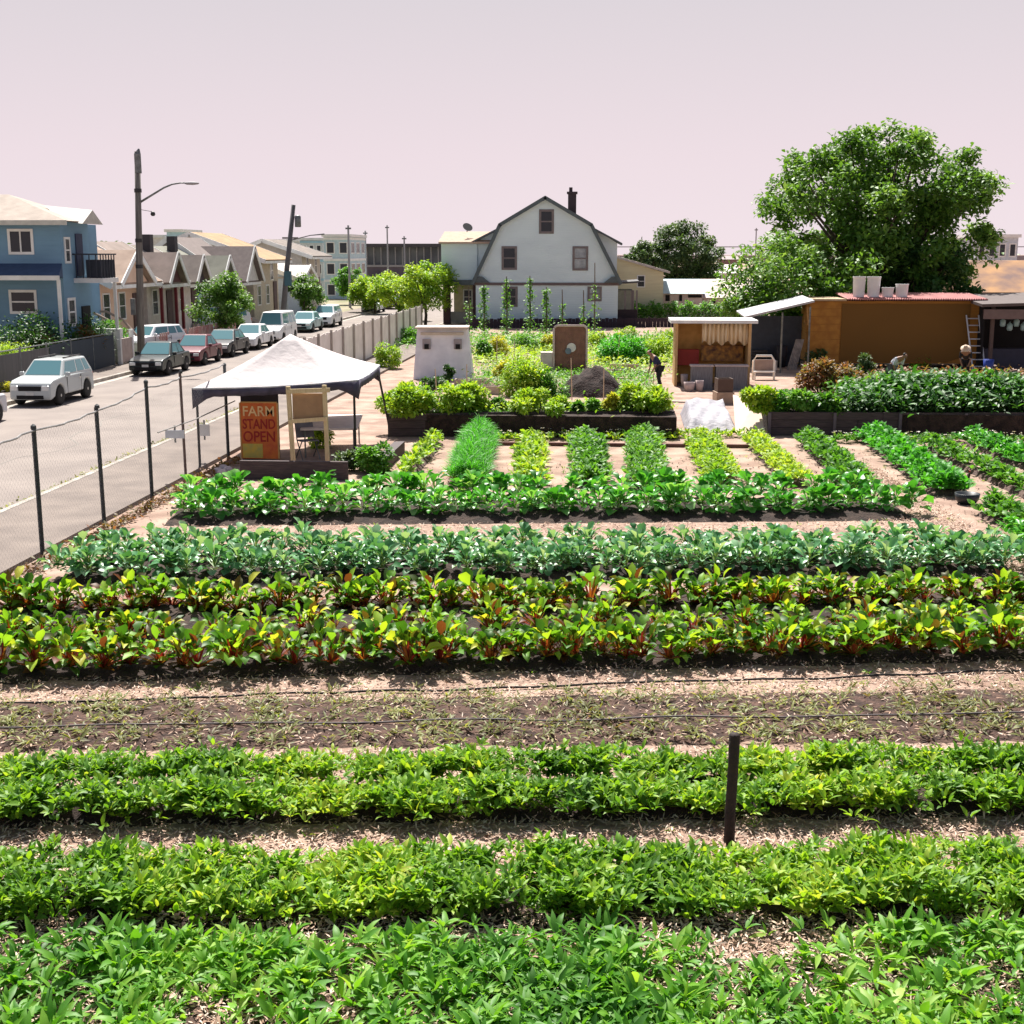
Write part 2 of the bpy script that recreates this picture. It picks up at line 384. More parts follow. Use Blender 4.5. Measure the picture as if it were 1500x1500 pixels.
# straw and wood chips scattered over the near paths
def straw(name, label, Q, N, z, sz=(.03, .09)):
    C = scatter_quad(Q, N); C[:, 2] = z+RNG.uniform(0, .03, N)
    az = RNG.uniform(0, 2*PI, N); l = RNG.uniform(*sz, N)
    V, Fq, ix = leaves(C, az, RNG.normal(0.05, .3, N), l, np.full(N, .009)+RNG.uniform(0, .012, N), RNG.uniform(-.3, .3, N), .1, 'quad')
    npobj(name, npmesh(name, V, Fq, rvar(ix), [LM_straw], smooth=False), label=label, cat='straw mulch', kind='stuff')
def qq(fl, fr, bl, br):
    a, b = ext(fl, fr); d, c = ext(bl, br); return (a, b, c, d)
straw('straw', 'pinkish dry straw on the path at the foot of the stake', qq(1292, 1280, 1200, 1184), 14000, .005)
straw('straw', 'dry straw littering the ground among the plants nearest the camera', qq(1640, 1640, 1352, 1342), 30000, .05)
straw('straw', 'narrow strip of straw between the grey soil bed and the double green row', qq(1146, 1132, 1108, 1094), 7000, .01)
straw('straw', 'straw path under the drip hose in front of the chard', qq(1046, 1028, 996, 962), 10000, .005)
straw('straw', 'bits of straw caught on the grey soil bed', qq(1104, 1090, 1028, 1008), 2600, .05)
straw('straw', 'mulch strewn on the diagonal path at the right edge', (G(1500, 1000), G(1640, 900), G(1290, 690), G(1200, 655)), 9000, .005, (.05, .13))
straw('straw', 'straw strip between the collard and kale beds', (G(220, 790), G(1420, 776), G(1400, 764), G(230, 772)), 2500, .005, (.05, .12))

# soil crumbs and stones over the field
C = scatter_quad((G(-200, 1500), G(1700, 1500), G(1700, 640), G(250, 700)), 9000); C[:, 2] = .01
V, Fq, ix = leaves(C, RNG.uniform(0, 6, 9000), RNG.uniform(.2, 1.2, 9000), RNG.uniform(.02, .06, 9000), RNG.uniform(.02, .05, 9000), RNG.uniform(0, 2, 9000), .5, 'quad')
npobj('soil_clods', npmesh('soil_clods', V, Fq, rvar(ix), [leafmat('clod', [(.10, .06, .05), (.22, .15, .12), (.40, .3, .25)], 0, .95)]), label='crumbs of dry earth littering the paths between the beds', cat='soil clods', kind='stuff')

C = scatter_quad((G(-200, 1500), G(1700, 1500), G(1560, 640), G(330, 700)), 420); C[:, 2] = .015
V, Fq, ix = rosette(C, 7, (.03, .09), .3, (.1, 1.1), (.1, 1), prof='lance')
npobj('weeds', npmesh('weeds', V, Fq, rvar(ix), [LM_low]), label='tiny green weeds sprouting here and there on the earth paths', cat='weeds', kind='stuff')
# drip hose
a, b = ext(1034, 986); m = MB()
m.path([a.lerp(b, i/40)+Vector((0, .03*math.sin(i*.6)+.02*math.sin(i*1.7), .03+.008*math.sin(i*2.1))) for i in range(41)], .013, 6)
m.build('drip_hose', M_rubber, smooth=True, label='thin black drip hose lying on the straw path in front of the chard', cat='hose')
a, b = ext(1076, 1056); m = MB()
m.path([a.lerp(b, i/40)+Vector((0, .03*math.sin(i*.8), .09+.01*math.sin(i*1.1))) for i in range(41)], .01, 6)
m.build('drip_hose', mat('dusty_hose', (.12, .1, .1)), smooth=True, label='dusty hose half buried along the grey sparse bed', cat='hose')
# stake
p = G(1068, 1236)
st = MB().path([(0, 0, -.2), (0, 0, .3), (.012, 0, .7), (.015, .01, .985), (.015, .01, 1.0)], [.05, .047, .046, .048, .04], 10).build('wooden_stake', mat('stake_wood', (.03, .018, .015), .8, (.016, .01, .01), 5, .5, 20), smooth=True, label='dark round wooden stake standing in the straw path at lower right', cat='stake', loc=p)

# ------------------------------------------------------------------ individual crop plants
def chard_mesh(i):
    n = 22+i % 5; z = np.zeros((1, 3)); az = RNG.uniform(0, 2*PI, n); el = RNG.uniform(.45, 1.45, n)
    sl = RNG.uniform(.16, .29, n)
    V1, F1, i1 = leaves(np.repeat(z, n, 0), az, el, sl, np.full(n, .022), np.full(n, .15), .3, 'stem')
    e2 = el-.15
    tip = np.stack([np.cos(el)*np.cos(az)*sl, np.cos(el)*np.sin(az)*sl, np.sin(el)*sl*.98], 1)
    V2, F2, i2 = leaves(tip, az, e2, RNG.uniform(.10, .19, n), RNG.uniform(.065, .115, n), RNG.uniform(.2, 2.2, n), .5, 'oval')
    m_ = 6
    V3, F3, i3 = leaves(np.repeat(z, m_, 0), RNG.uniform(0, 6.3, m_), RNG.uniform(.1, .7, m_), RNG.uniform(.1, .2, m_), RNG.uniform(.05, .09, m_), RNG.uniform(0, 1, m_), .3, 'oval')
    V, Fq, va, mi = join([(V1, F1, rvar(i1, 0, 1), 1), (V2, F2, rvar(i2, .0, min(1, .72+.05*i)), 0), (V3, F3, rvar(i3, 0, .5), 0)])
    return npmesh('chard_plant', V, Fq, va, [LM_chard, LM_rstem], mi)
def bras_mesh(i, lm, name, big, wr):
    n = 21; z = np.zeros((1, 3)); az = np.arange(n)*2.4+RNG.normal(0, .2, n); el = np.linspace(.15, 1.35, n)+RNG.normal(0, .1, n)
    sl = RNG.uniform(.10, .17, n)*big
    P = np.stack([np.zeros(n), np.zeros(n), np.linspace(.03, .16, n)*big], 1)
    V1, F1, i1 = leaves(P, az, el, sl, np.full(n, .018), np.full(n, .1), .3, 'stem')
    tip = P+np.stack([np.cos(el)*np.cos(az)*sl, np.cos(el)*np.sin(az)*sl, np.sin(el)*sl], 1)
    V2, F2, i2 = leaves(tip, az, el-.1, RNG.uniform(.14, .24, n)*big, RNG.uniform(.6, 1.1, n)*wr*big, RNG.uniform(.5, 1.6, n), .4, 'paddle' if i % 2 else 'oval')
    V, Fq, va, mi = join([(V1, F1, rvar(i1), 1), (V2, F2, rvar(i2, .04*i, .8+.05*i), 0)])
    return npmesh(name, V, Fq, va, [lm, LM_gstem], mi)
chard = [chard_mesh(i) for i in range(8)]
kale = [bras_mesh(i, LM_kale, 'kale_plant', .92, .15) for i in range(6)]
coll = [bras_mesh(i, LM_collard, 'collard_plant', 1.12, .19) for i in range(6)]
def row_of(name, meshes, A, B, step, label, cat, group, jit=.1, sc=(.8, 1.2), z=.1, skip=.0, lane=0):
    d = B-A; n = int(d.length/step); first = None
    for i in range(n+1):
        if random.random() < skip: continue
        p = A+d*(i/n)+Vector((random.gauss(0, jit), random.gauss(0, jit), z))
        me = random.choice(meshes)
        if first is None: o = bpy.data.objects.new(name, me); first = o
        else: o = first.copy(); o.data = me
        COL.objects.link(o); o.location = p; s = random.uniform(*sc); o.scale = (s, s, s*random.uniform(.9, 1.15))
        o.rotation_euler = (random.gauss(0, .1), random.gauss(0, .1), random.uniform(0, 6.28)); tag(o, label, cat, group)
a, b = line(990, 960, 0, -120, 1640); row_of('chard_plant', chard, a, b, .165, 'chard plant with red and yellow stems in the nearer chard row by the drip hose', 'chard plant', 'chard plants in the nearer row', skip=.03, sc=(.95, 1.45))
a, b = line(905, 892, 0, -60, 1580); row_of('chard_plant', chard, a, b, .17, 'leafy chard plant with red and yellow stems in the farther chard row, beside the kale', 'chard plant', 'chard plants in the farther row', skip=.03, sc=(.95, 1.45))
a, b = line(948, 928, 0, -80, 1600); row_of('chard_plant', chard, a, b, .2, 'small chard plant growing in the gap between the two chard rows', 'chard plant', 'small chard plants between the two chard rows', skip=.12, sc=(.75, 1.15), jit=.14)
a, b = G(118, 833), G(1465, 826); row_of('kale_plant', kale, a, b, .24, 'blue-green kale plant in the middle line of the kale bed', 'kale plant', 'kale plants in the middle line of the kale bed', skip=.03, sc=(.85, 1.2))
a, b = G(85, 850), G(1490, 838); row_of('kale_plant', kale, a, b, .21, 'blue-green kale plant in the front line of the kale bed', 'kale plant', 'kale plants in the front line of the kale bed', skip=.02, sc=(.8, 1.15))
a, b = G(150, 818), G(1440, 812); row_of('kale_plant', kale, a, b, .23, 'green kale plant in the rear line of the kale bed', 'kale plant', 'kale plants in the rear line of the kale bed', skip=.02, sc=(.8, 1.15))
a, b = G(262, 760), G(1330, 753); row_of('collard_plant', coll, a, b, .25, 'broad-leaved bright green collard in the front line of its bed', 'collard plant', 'collards in the front line of the collard bed', skip=.03, sc=(.8, 1.1))
a, b = G(285, 738), G(1270, 733); row_of('collard_plant', coll, a, b, .26, 'broad-leaved bright green collard in the rear line of its bed', 'collard plant', 'collards in the rear line of the collard bed', skip=.03, sc=(.85, 1.15))

# ------------------------------------------------------------------ narrow rows running away from the camera
def far_row(label, A, B, wd, h, mt, Ln=(.10, .2), wr=.45, den=70, nl=5, prof='oval', name='crop_row', z0=.05):
    A, B = G(*A), G(*B); d = B-A; ln = d.length; sdv = Vector((d.y, -d.x, 0)).normalized()
    a = A-sdv*wd*.55; b = A+sdv*wd*.55; c = B+sdv*wd*.55; e_ = B-sdv*wd*.55
    n = 26; m = MB(); V = []; Fs = []
    for i in range(n+1):
        u = i/n; p0 = a.lerp(e_, u); p1 = b.lerp(c, u)
        for k in range(7):
            v = k/6; p = p0.lerp(p1, v); hh = .13*min(1, min(v, 1-v)/.25, min(u, 1-u)/.04)*(1+.2*math.sin(i*1.3+k))-.02; V.append((p.x, p.y, hh))
    for i in range(n):
        for k in range(6): Fs.append((i*7+k, i*7+k+1, (i+1)*7+k+1, (i+1)*7+k))
    m.add(V, Fs); m.build('soil_bed', mat('row_soil', (.16, .105, .085), .95, (.07, .045, .04), 6, .8, 20), smooth=True, kind='structure')
    N = int(den*ln*wd/.6)
    u = RNG.uniform(0, 1, N); t = np.clip(RNG.normal(0, .30, N), -.62, .62)
    C = np.array(A)+np.outer(u, np.array(d))+np.outer(t*wd, np.array(sdv))
    C[:, 2] = z0+.08+RNG.uniform(0, 1, N)*h*(1-np.abs(t)*1.1)*(.7+.5*np.sin(u*ln*8+wd)**2)
    V, Fq, ix = rosette(C, nl, Ln, wr, (.2, 1.3), (.3, 1.2), scale=.8+.4*wave(C, 3, 1), prof=prof)
    cl = np.repeat(np.clip(wave(C, 1.5, wd*7)+RNG.normal(0, .2, N), 0, 1), nl)
    npobj(name, npmesh(name, V, Fq, rvar(ix, 0, 1, cl), [mt]), label=label, cat='crop row', kind='stuff')
far_row('thin straggling lime row, leftmost of the rows running away from the camera', (585, 712), (640, 650), .38, .28, LM_lime, den=28)
far_row('tall smooth bright green clump row with an orange flower patch at its near end', (684, 712), (706, 645), .62, .38, LM_onion, Ln=(.2, .34), wr=.09, den=420, prof='lance', nl=5)
far_row('yellow-green row between the smooth bright green row and the mixed green row', (777, 715), (778, 652), .6, .28, LM_lime, den=60)
far_row('mixed green row with a taller tuft at its far end, second left of centre', (866, 715), (857, 648), .68, .34, LM_mid, den=85)
far_row('leafy green row pointing straight up the photo below the end of the timber wall', (947, 718), (941, 644), .70, .30, LM_mid, den=90)
far_row('bright yellow-green lettuce row below the white tarpaulin', (1058, 712), (1028, 648), .72, .24, LM_lime, den=140, Ln=(.08, .15))
far_row('yellow-green row just right of the brightest lettuce row', (1172, 715), (1104, 650), .55, .25, LM_lime, den=95, Ln=(.08, .16))
far_row('mid green row slanting right, left of the diagonal earth path', (1262, 722), (1186, 650), .60, .3, LM_mid, den=100)
far_row('long bushy bright green row on the right of the diagonal earth path', (1392, 728), (1278, 645), .75, .36, LM_onion, den=120, wr=.5)
far_row('thin green row, second from the right edge', (1560, 752), (1352, 655), .42, .3, LM_mid, den=55)
far_row('dark green row nearest the right edge under the right timber wall', (1640, 735), (1418, 650), .6, .34, LM_collard, den=85)
far_row('short leafy row cut off by the right edge beside the basin', (1640, 840), (1450, 752), .7, .28, LM_mid, den=60)
far_row('mixed greens with pink flower at right edge of the photo, below the basin', (1620, 880), (1475, 790), .6, .25, LM_collard, den=50)

# ------------------------------------------------------------------ shrubs and trees
def shrub(name, label, cat, base, w_, h_, mt, N=None, Ls=.12, wr=.5, group=None, dep=None, stemy=True, flow=None):
    dep = dep or w_*.8; k = max(4, int(w_*h_*9)); k = min(k, 40)
    cs = []
    for i in range(k):
        a = random.uniform(0, 6.28); r = random.uniform(0, 1)**.5
        cs.append((math.cos(a)*r*w_*.38, math.sin(a)*r*dep*.38, h_*(random.uniform(.3, .8)-.25*r), random.uniform(.16, .3)*min(w_, h_*1.4)))
    N = N or int(min(9000, 420*(w_*h_)+350)*(.12/Ls)**1.4)
    ci = RNG.integers(0, k, N); cs = np.array(cs); dv = RNG.normal(0, 1, (N, 3)); dv /= np.linalg.norm(dv, axis=1)[:, None]
    rr = cs[ci, 3]*RNG.uniform(.5, 1.05, N); P = cs[ci, :3]+dv*rr[:, None]*np.array([1, 1, .85]); P[:, 2] = np.clip(P[:, 2], .02, None)
    az = np.arctan2(dv[:, 1], dv[:, 0])+RNG.normal(0, .7, N); el = dv[:, 2]*.9+RNG.normal(0, .4, N)
    l = RNG.uniform(.7, 1.3, N)*Ls
    V, Fq, ix = leaves(P, az, el, l, l*wr, RNG.uniform(0, 1, N), .25, 'oval')
    cv = RNG.uniform(.1, .9, k)[ci]
    root = npobj(name, npmesh(name, V, Fq, rvar(ix, 0, 1, cv), [mt]), label=label, cat=cat, group=group); root.location = base
    if stemy:
        m = MB()
        for c in cs[:12]: m.path([(c[0]*.1, c[1]*.1, -.05), (c[0]*.5, c[1]*.5, c[2]*.5), tuple(c[:3])], [.02*max(.5, w_*.5), .014, .006], 5)
        m.build('stem', M_bark, root)
    if flow:
        n2 = flow[1]; q = RNG.integers(0, N, n2); P2 = P[q]+dv[q]*.05
        V, Fq, ix = rosette(P2, 5, (.04, .07), .6, (.2, .9), (0, .5))
        npobj('flowers', npmesh('flowers', V, Fq, rvar(ix), [flow[0]]), root, kind='stuff')
    return root
def tree(label, base, hgt, cw, ch, mt, clumps=60, per=220, Ls=.25, trunk=.25, tz=None, name='tree', shape=None, group=None, cr=.13, seed=0, cat='tree', gap=.0):
    """crown ellipsoid cw wide, ch tall, top at hgt"""
    rs = random.Random(seed+5); root = empty(name, base, 0, label, cat, group)
    cz = hgt-ch/2; cs = []
    while len(cs) < clumps:
        x, y, z = rs.uniform(-1, 1), rs.uniform(-1, 1), rs.uniform(-1, 1); r = x*x+y*y+z*z
        if r > 1 or r < .12: continue
        sx = 1 if shape is None else shape(z)
        cs.append((x*cw/2*sx, y*cw/2*sx*.9, cz+z*ch/2, cw*cr*rs.uniform(.6, 1.25)))
    th = tz if tz is not None else max(.5, hgt-ch*.85)
    m = MB(); m.path([(0, 0, -.2), (.02*cw, 0, th*.5), (0, .0, th), (0, 0, th+ch*.25)], [trunk*1.25, trunk, trunk*.85, trunk*.5], 10)
    for i, c in enumerate(cs):
        if i % 3 and clumps > 30: continue
        s0 = Vector((0, 0, th*rs.uniform(.75, 1.15))); e_ = Vector(c[:3]); mid = s0.lerp(e_, .5)+Vector((rs.uniform(-.2, .2), rs.uniform(-.2, .2), rs.uniform(-.1, .35)))*cw*.08
        m.path([s0, mid, e_], [trunk*.42, trunk*.24, trunk*.06], 6)
    m.build('trunk', M_bark, root, smooth=True)
    cs = np.array(cs); N = clumps*per; ci = RNG.integers(0, clumps, N)
    dv = RNG.normal(0, 1, (N, 3)); dv /= np.linalg.norm(dv, axis=1)[:, None]
    rr = cs[ci, 3]*RNG.uniform(.25, 1.15, N)**.8; P = cs[ci, :3]+dv*rr[:, None]*np.array([1, 1, .75])
    az = RNG.uniform(0, 6.28, N); el = RNG.normal(.0, .6, N); l = RNG.uniform(.6, 1.3, N)*Ls
    V, Fq, ix = leaves(P, az, el, l, l*.6, RNG.uniform(0, .9, N), .25, 'quad')
    cv = RNG.uniform(0.05, .95, clumps)[ci]
    npobj('crown', npmesh('crown', V, Fq, rvar(ix, 0, 1, cv), [mt]), root)
    return root

# big tree on the right
bt = D(1283, 470, 68); bt.z = 0
tree('large spreading leafy tree towering behind the brown shed at right', bt, 10.9, 11.6, 9.0, LM_tree, clumps=185, per=230, Ls=.27, trunk=.42, tz=2.8, seed=3, cr=.078, shape=lambda z: 1.0+.08*max(0, z))
tree('low bushy tree in front of the big tree, left of the brown shed roof', Vector((D(1180, 450, 63).x, 63, 0)), 5.6, 7.4, 4.6, LM_tree, clumps=60, per=230, Ls=.24, trunk=.14, seed=8)
tree('dark-leaved tree coloured as the shade under the big tree crown at lower right', Vector((D(1345, 450, 66).x, 66, 0)), 6.0, 5.5, 5, LM_dark, clumps=40, per=220, Ls=.26, trunk=.16, seed=9)  # dark leaf colour stands for the shade under the crown's lower right
tree('round grey-green tree right of the yellow house', Vector((D(1003, 400, 125).x, 125, 0)), 7.6, 6.9, 6.6, LM_fartree, clumps=75, per=240, Ls=.28, trunk=.2, seed=12, cr=.12)
tree('small pointed green tree just right of the yellow house', Vector((D(943, 400, 122).x, 122, 0)), 6.3, 4.0, 5, LM_fartree, clumps=30, per=200, Ls=.28, trunk=.14, seed=13)
for i, (px, y, ht, cw, lb) in enumerate([(548, 108, 2.9, 4.0, 'leftmost of the lime green street trees beside the parked cars'), (583, 97, 3.4, 4.0, 'middle lime green street tree leaning over the road end'), (622, 90, 4.2, 4.2, 'tallest lime green street tree, touching the white house'), (516, 124, 3.6, 3.2, 'smallest, farthest lime green street tree below the light blue apartment block')]):
    tree(lb, Vector((D(px, 430, y).x, y, 0)), ht, cw, ht*.75, LM_lime if i < 3 else LM_mid, clumps=34, per=190, Ls=.22, trunk=.1, group='green street trees at the far end of the road', seed=20+i, cr=.16)
tree('bushy green street tree in front of the light blue bungalow', Vector((-21.2, 71.5, .1)), 3.7, 3.5, 2.7, LM_tree, clumps=36, per=260, Ls=.16, trunk=.09, seed=31, cr=.16)
tree('small green street tree beside the leaning utility pole', Vector((-21, 90, .1)), 3.2, 2.8, 2.3, LM_tree, clumps=24, per=200, Ls=.18, trunk=.08, seed=32, cr=.18)
# far horizon wood
def far_wood(label, x0, x1, y, h, n, mt=LM_fartree):
    C = np.stack([RNG.uniform(x0, x1, n), RNG.uniform(y-8, y+8, n), RNG.uniform(0, 1, n)**.7*h], 1)
    C[:, 2] *= .55+.45*np.sin(C[:, 0]*.13+1)*np.sin(C[:, 0]*.31+y)
    V, Fq, ix = leaves(C, RNG.uniform(0, 6.3, n), RNG.normal(0, .5, n), RNG.uniform(.6, 1.3, n), RNG.uniform(.5, .9, n), RNG.uniform(0, 1, n), .2, 'quad')
    npobj('distant_wood', npmesh('distant_wood', V, Fq, rvar(ix), [mt]), label=label, cat='wood', kind='stuff')
far_wood('distant strip of trees on the skyline behind the left houses', -140, -45, 230, 7.5, 5000)
far_wood('distant strip of trees on the skyline right of the white house', 20, 190, 300, 6, 6000)

# ------------------------------------------------------------------ buildings
def window(parent, c, u, n, w_, h_, fm=None, gm=None, t=.08, mull=True, name='window', proud=.03):
    """c centre on wall, u horizontal unit, n outward normal"""
    c, u, n = Vector(c), Vector(u).normalized(), Vector(n).normalized(); z = Vector((0, 0, 1)); m = MB(); c = c+n*proud*.5
    for s in (-1, 1): m.obox(c+u*s*(w_/2), u*t/2, n*proud, z*(h_/2+t/2))
    for s in (-1, 1): m.obox(c+z*s*(h_/2), u*(w_/2-t/2), n*proud*.9, z*t/2)
    if mull: m.obox(c, u*(w_/2-t/2), n*proud*.7, z*t*.3)
    fr = m.build(name, fm or M_white, parent)
    MB().obox(c, u*(w_/2-.01), n*.008, z*(h_/2-.01)).build('pane', gm or M_glass, fr)
    return fr

def siding(m, pitch=.16, strength=.5):
    n = m.node_tree; b = n.nodes['Principled BSDF']; tc_ = n.nodes.new('ShaderNodeTexCoord'); wv = n.nodes.new('ShaderNodeTexWave'); wv.wave_type = 'BANDS'; wv.bands_direction = 'Z'; wv.wave_profile = 'SAW'
    wv.inputs['Scale'].default_value = .314/pitch; n.links.new(tc_.outputs['Object'], wv.inputs[0]); bp = n.nodes.new('ShaderNodeBump'); bp.inputs['Strength'].default_value = strength; bp.inputs['Distance'].default_value = .03
    n.links.new(wv.outputs['Fac'], bp.inputs['Height']); n.links.new(bp.outputs[0], b.inputs['Normal']); return m
# --- white gambrel house
HY = 90.0
def hp(px, py, y=HY): return D(px, py, y)
house = empty('gambrel_house', Vector((hp(800, 470).x, HY, 0)), 0, 'white barn-roofed house with grey trim and a dark chimney in the centre background', 'house')
hx = house.location.x
M_hw = siding(mat('house_white', (.70, .84, .88), .7, (.62, .75, .80), .5, stretch=(.7, .7, 1.5)))
M_trim = mat('house_trim', (.10, .13, .14), .6)
M_hroof = mat('house_roof', (.30, .27, .26), .9, (.2, .18, .18), 2)
def hl(px, py, y=HY): v = hp(px, py, y); return Vector((v.x-hx, v.y-HY, v.z))
Lx, Rx = hl(697, 440).x, hl(905, 440).x; ap = hl(799, 289); lb_, rb_ = hl(732, 329), hl(867, 329); le, re_ = hl(696, 410), hl(905, 410)
DEP = 11.0
poly = [(Lx, 0, 0), (Rx, 0, 0), (Rx, 0, re_.z), (rb_.x, 0, rb_.z), (ap.x, 0, ap.z), (lb_.x, 0, lb_.z), (Lx, 0, le.z)]
MB().prism(poly, (0, DEP, 0)).build('wall', M_hw, house)
m = MB()
rl = [Vector((Lx-.3, -.3, le.z-.25)), Vector((lb_.x-.05, -.3, lb_.z+.05)), Vector((ap.x, -.3, ap.z+.08)), Vector((rb_.x+.05, -.3, rb_.z+.05)), Vector((Rx+.3, -.3, re_.z-.25))]
for i in range(4):
    a, b = rl[i], rl[i+1]; m.slab([a, b, b+Vector((0, DEP+.6, 0)), a+Vector((0, DEP+.6, 0))], -.14)
roof = m.build('roof', M_hroof, house)
m = MB()
for i in range(4):
    a, b = rl[i], rl[i+1]; d = (b-a); nn = Vector((-d.z, 0, d.x)).normalized()
    m.obox((a+b)/2+Vector((0, -.03, -.0))-nn*.1, d/2, (0, .035, 0), nn*.12)
m.build('fascia', M_trim, roof)
# chimney
c0 = hl(838, 312, HY+2.5); c1 = hl(838, 281, HY+2.5)
m = MB(); m.box(c0.x-.28, c0.x+.28, 2.2, 2.8, c0.z-1.5, c1.z-.15); m.box(c0.x-.36, c0.x+.36, 2.1, 2.9, c1.z-.15, c1.z); m.tube((c0.x-.1, 2.5, c1.z), (c0.x-.1, 2.5, c1.z+.3), .12)
m.build('chimney', mat('sooty_brick', (.05, .04, .045), .9), roof)
# side dormers (shed roofed)
for sgn, bx, ex in ((-1, lb_, hl(688, 354)), (1, rb_, hl(912, 356))):
    wx = ex.x - sgn*.35
    MB().prism([(bx.x, 0, bx.z-.15), (wx, 0, ex.z+.0), (wx, 0, le.z-.2), (sgn*abs(Lx if sgn < 0 else Rx)*.98, 0, le.z-.2)], (0, 6.5, 0)).build('dormer', M_hw, house, loc=(0, 1.2, 0))
    MB().prism([(bx.x-sgn*.3, .75, bx.z+.04), (ex.x, .75, ex.z+.0), (ex.x, .75, ex.z-.12), (bx.x-sgn*.3, .75, bx.z-.12)], (0, 7.4, 0)).build('dormer_roof', mat('dormer_dark', (.10, .12, .13)), roof)
# belt trim and eave returns
MB().box(Lx-.1, Rx+.1, -.09, -.002, hl(800, 418).z-.0, hl(800, 414).z).build('belt_trim', mat('belt_brown', (.17, .13, .13)), house)
MB().box(Lx-.02, Rx+.02, -.04, -.002, 0, .35).build('plinth', mat('plinth_grey', (.12, .11, .11)), house)
m = MB()
for s, xx in ((1, Lx), (-1, Rx)): m.prism([(xx-.25*s, -.02, re_.z-.18), (xx+.95*s, -.02, re_.z-.18), (xx+.45*s, -.02, re_.z+.22), (xx, -.02, re_.z+.22)], (0, -.28, 0))
m.build('eave_return', M_trim, roof)
M_wf = mat('brown_frame', (.20, .17, .17), .6); M_pale = mat('curtained_glass', (.35, .40, .42), .15, (.12, .14, .16), 1.2, spec=.8)
for (x0, y0, x1, y1, g) in ((790, 307, 811, 342, 0), (735, 361, 757, 395, 1), (839, 361, 861, 396, 2), (738, 420, 758, 449, 1), (861, 420, 881, 441, 2)):
    a, b = hl(x0, y0), hl(x1, y1); window(house, ((a.x+b.x)/2, 0, (a.z+b.z)/2), (1, 0, 0), (0, -1, 0), b.x-a.x-.12, a.z-b.z-.12, M_wf, M_pale if g == 2 else M_glass, t=.15)
# left wing: upper room on a porch
a, b = hl(646, 342, HY+1), hl(697, 410, HY+1)
MB().box(a.x, Lx, 1.0, 6.5, b.z, hl(660, 357, HY+1).z).build('wing_wall', M_hw, house)
MB().prism([(a.x-.15, .7, hl(650, 357, 91).z), (Lx+1.6, .7, hl(650, 357, 91).z), (Lx+1.6, 3.4, a.z+.05), (a.x-.05, 3.4, a.z+.05)], (0, 0, .12)).build('wing_roof', mat('tan_roof', (.50, .36, .27), .9), roof)
MB().box(a.x-.1, Lx, .85, 6.5, b.z-.35, b.z-.002).build('porch_beam', M_trim, house)
MB().box(a.x+.6, Lx-.002, 3.2, 6.4, 0, b.z-.36).build('porch_wall', mat('cream_wall', (.52, .46, .30)), house)
for x_, w__ in ((a.x+.1, .5), (Lx-.3, .26)): MB().box(x_, x_+w__, .95, 1.35, 0, b.z-.352).build('porch_post', mat('porch_brown', (.07, .03, .035)), house)
MB().box(a.x+.6, Lx-.3, 1.1, 1.15, .2, .95).build('porch_rail', mat('porch_grey', (.32, .30, .26)), house)
window(house, (a.x+1.6, 3.2, 1.9), (1, 0, 0), (0, -1, 0), .6, 1.0, M_white)
MB().path([(0, 0, 0), (0, 0, .35)], .03).build('dish_mast', M_black, roof, loc=(a.x+1.7, 2, a.z+.1))
MB().lathe([(.02, 0), (.22, .06), (.36, .16)], n=16).build('satellite_dish', M_black, roof, loc=(a.x+1.7, 2, a.z+.35)).rotation_euler = (R(50), 0, R(30))
# right porch
c_ = hl(934, 420, HY+1)
MB().slab([(Rx+.002, .8, re_.z-.3), (c_.x+.1, .8, hl(930, 414, 91).z), (c_.x+.1, 6.5, hl(930, 414, 91).z), (Rx+.002, 6.5, re_.z-.3)], .12).build('porch_roof', mat('porch_roof_dark', (.08, .08, .085)), house)
MB().box(Rx+.003, c_.x-.3, 2.5, 6, 0, 2.4).build('porch_wall', mat('olive_wall', (.30, .32, .26)), house)
for x_ in (Rx+.45, Rx+.9, c_.x-.35, c_.x-.1): MB().box(x_, x_+.12, 1.0, 1.12, 0, 2.45).build('porch_post', M_wf, house)
MB().box(Rx+.01, c_.x, .9, .96, 0, 1.15).build('porch_lattice', mat('lattice_dark', (.035, .02, .025)), house)

# --- yellow house
YY = 100
yh = empty('yellow_house', Vector((D(940, 440, YY).x, YY, 0)), 0, 'pale yellow house with a sloping roof edge right of the white barn-roofed house', 'house')
def yl(px, py): v = D(px, py, YY); return Vector((v.x-yh.location.x, 0, v.z))
a, b, c, d = yl(880, 370), yl(972, 399), yl(972, 460), yl(880, 460)
MB().prism([a, b, Vector((b.x, 0, 0)), Vector((a.x, 0, 0))], (0, 9, 0)).build('wall', mat('yellow_wall', (.66, .62, .42), .8, (.58, .54, .36), 1, stretch=(.5, .5, 6)), yh)
MB().slab([a+Vector((-.3, -.35, .02)), b+Vector((.45, -.35, -.08)), b+Vector((.45, 9.3, -.08)), a+Vector((-.3, 9.3, .02))], .16).build('roof', mat('roof_pale_grey', (.55, .50, .46)), yh)
q = yl(939, 412); window(yh, (q.x, 0, q.z), (1, 0, 0), (0, -1, 0), .55, .85, M_white)

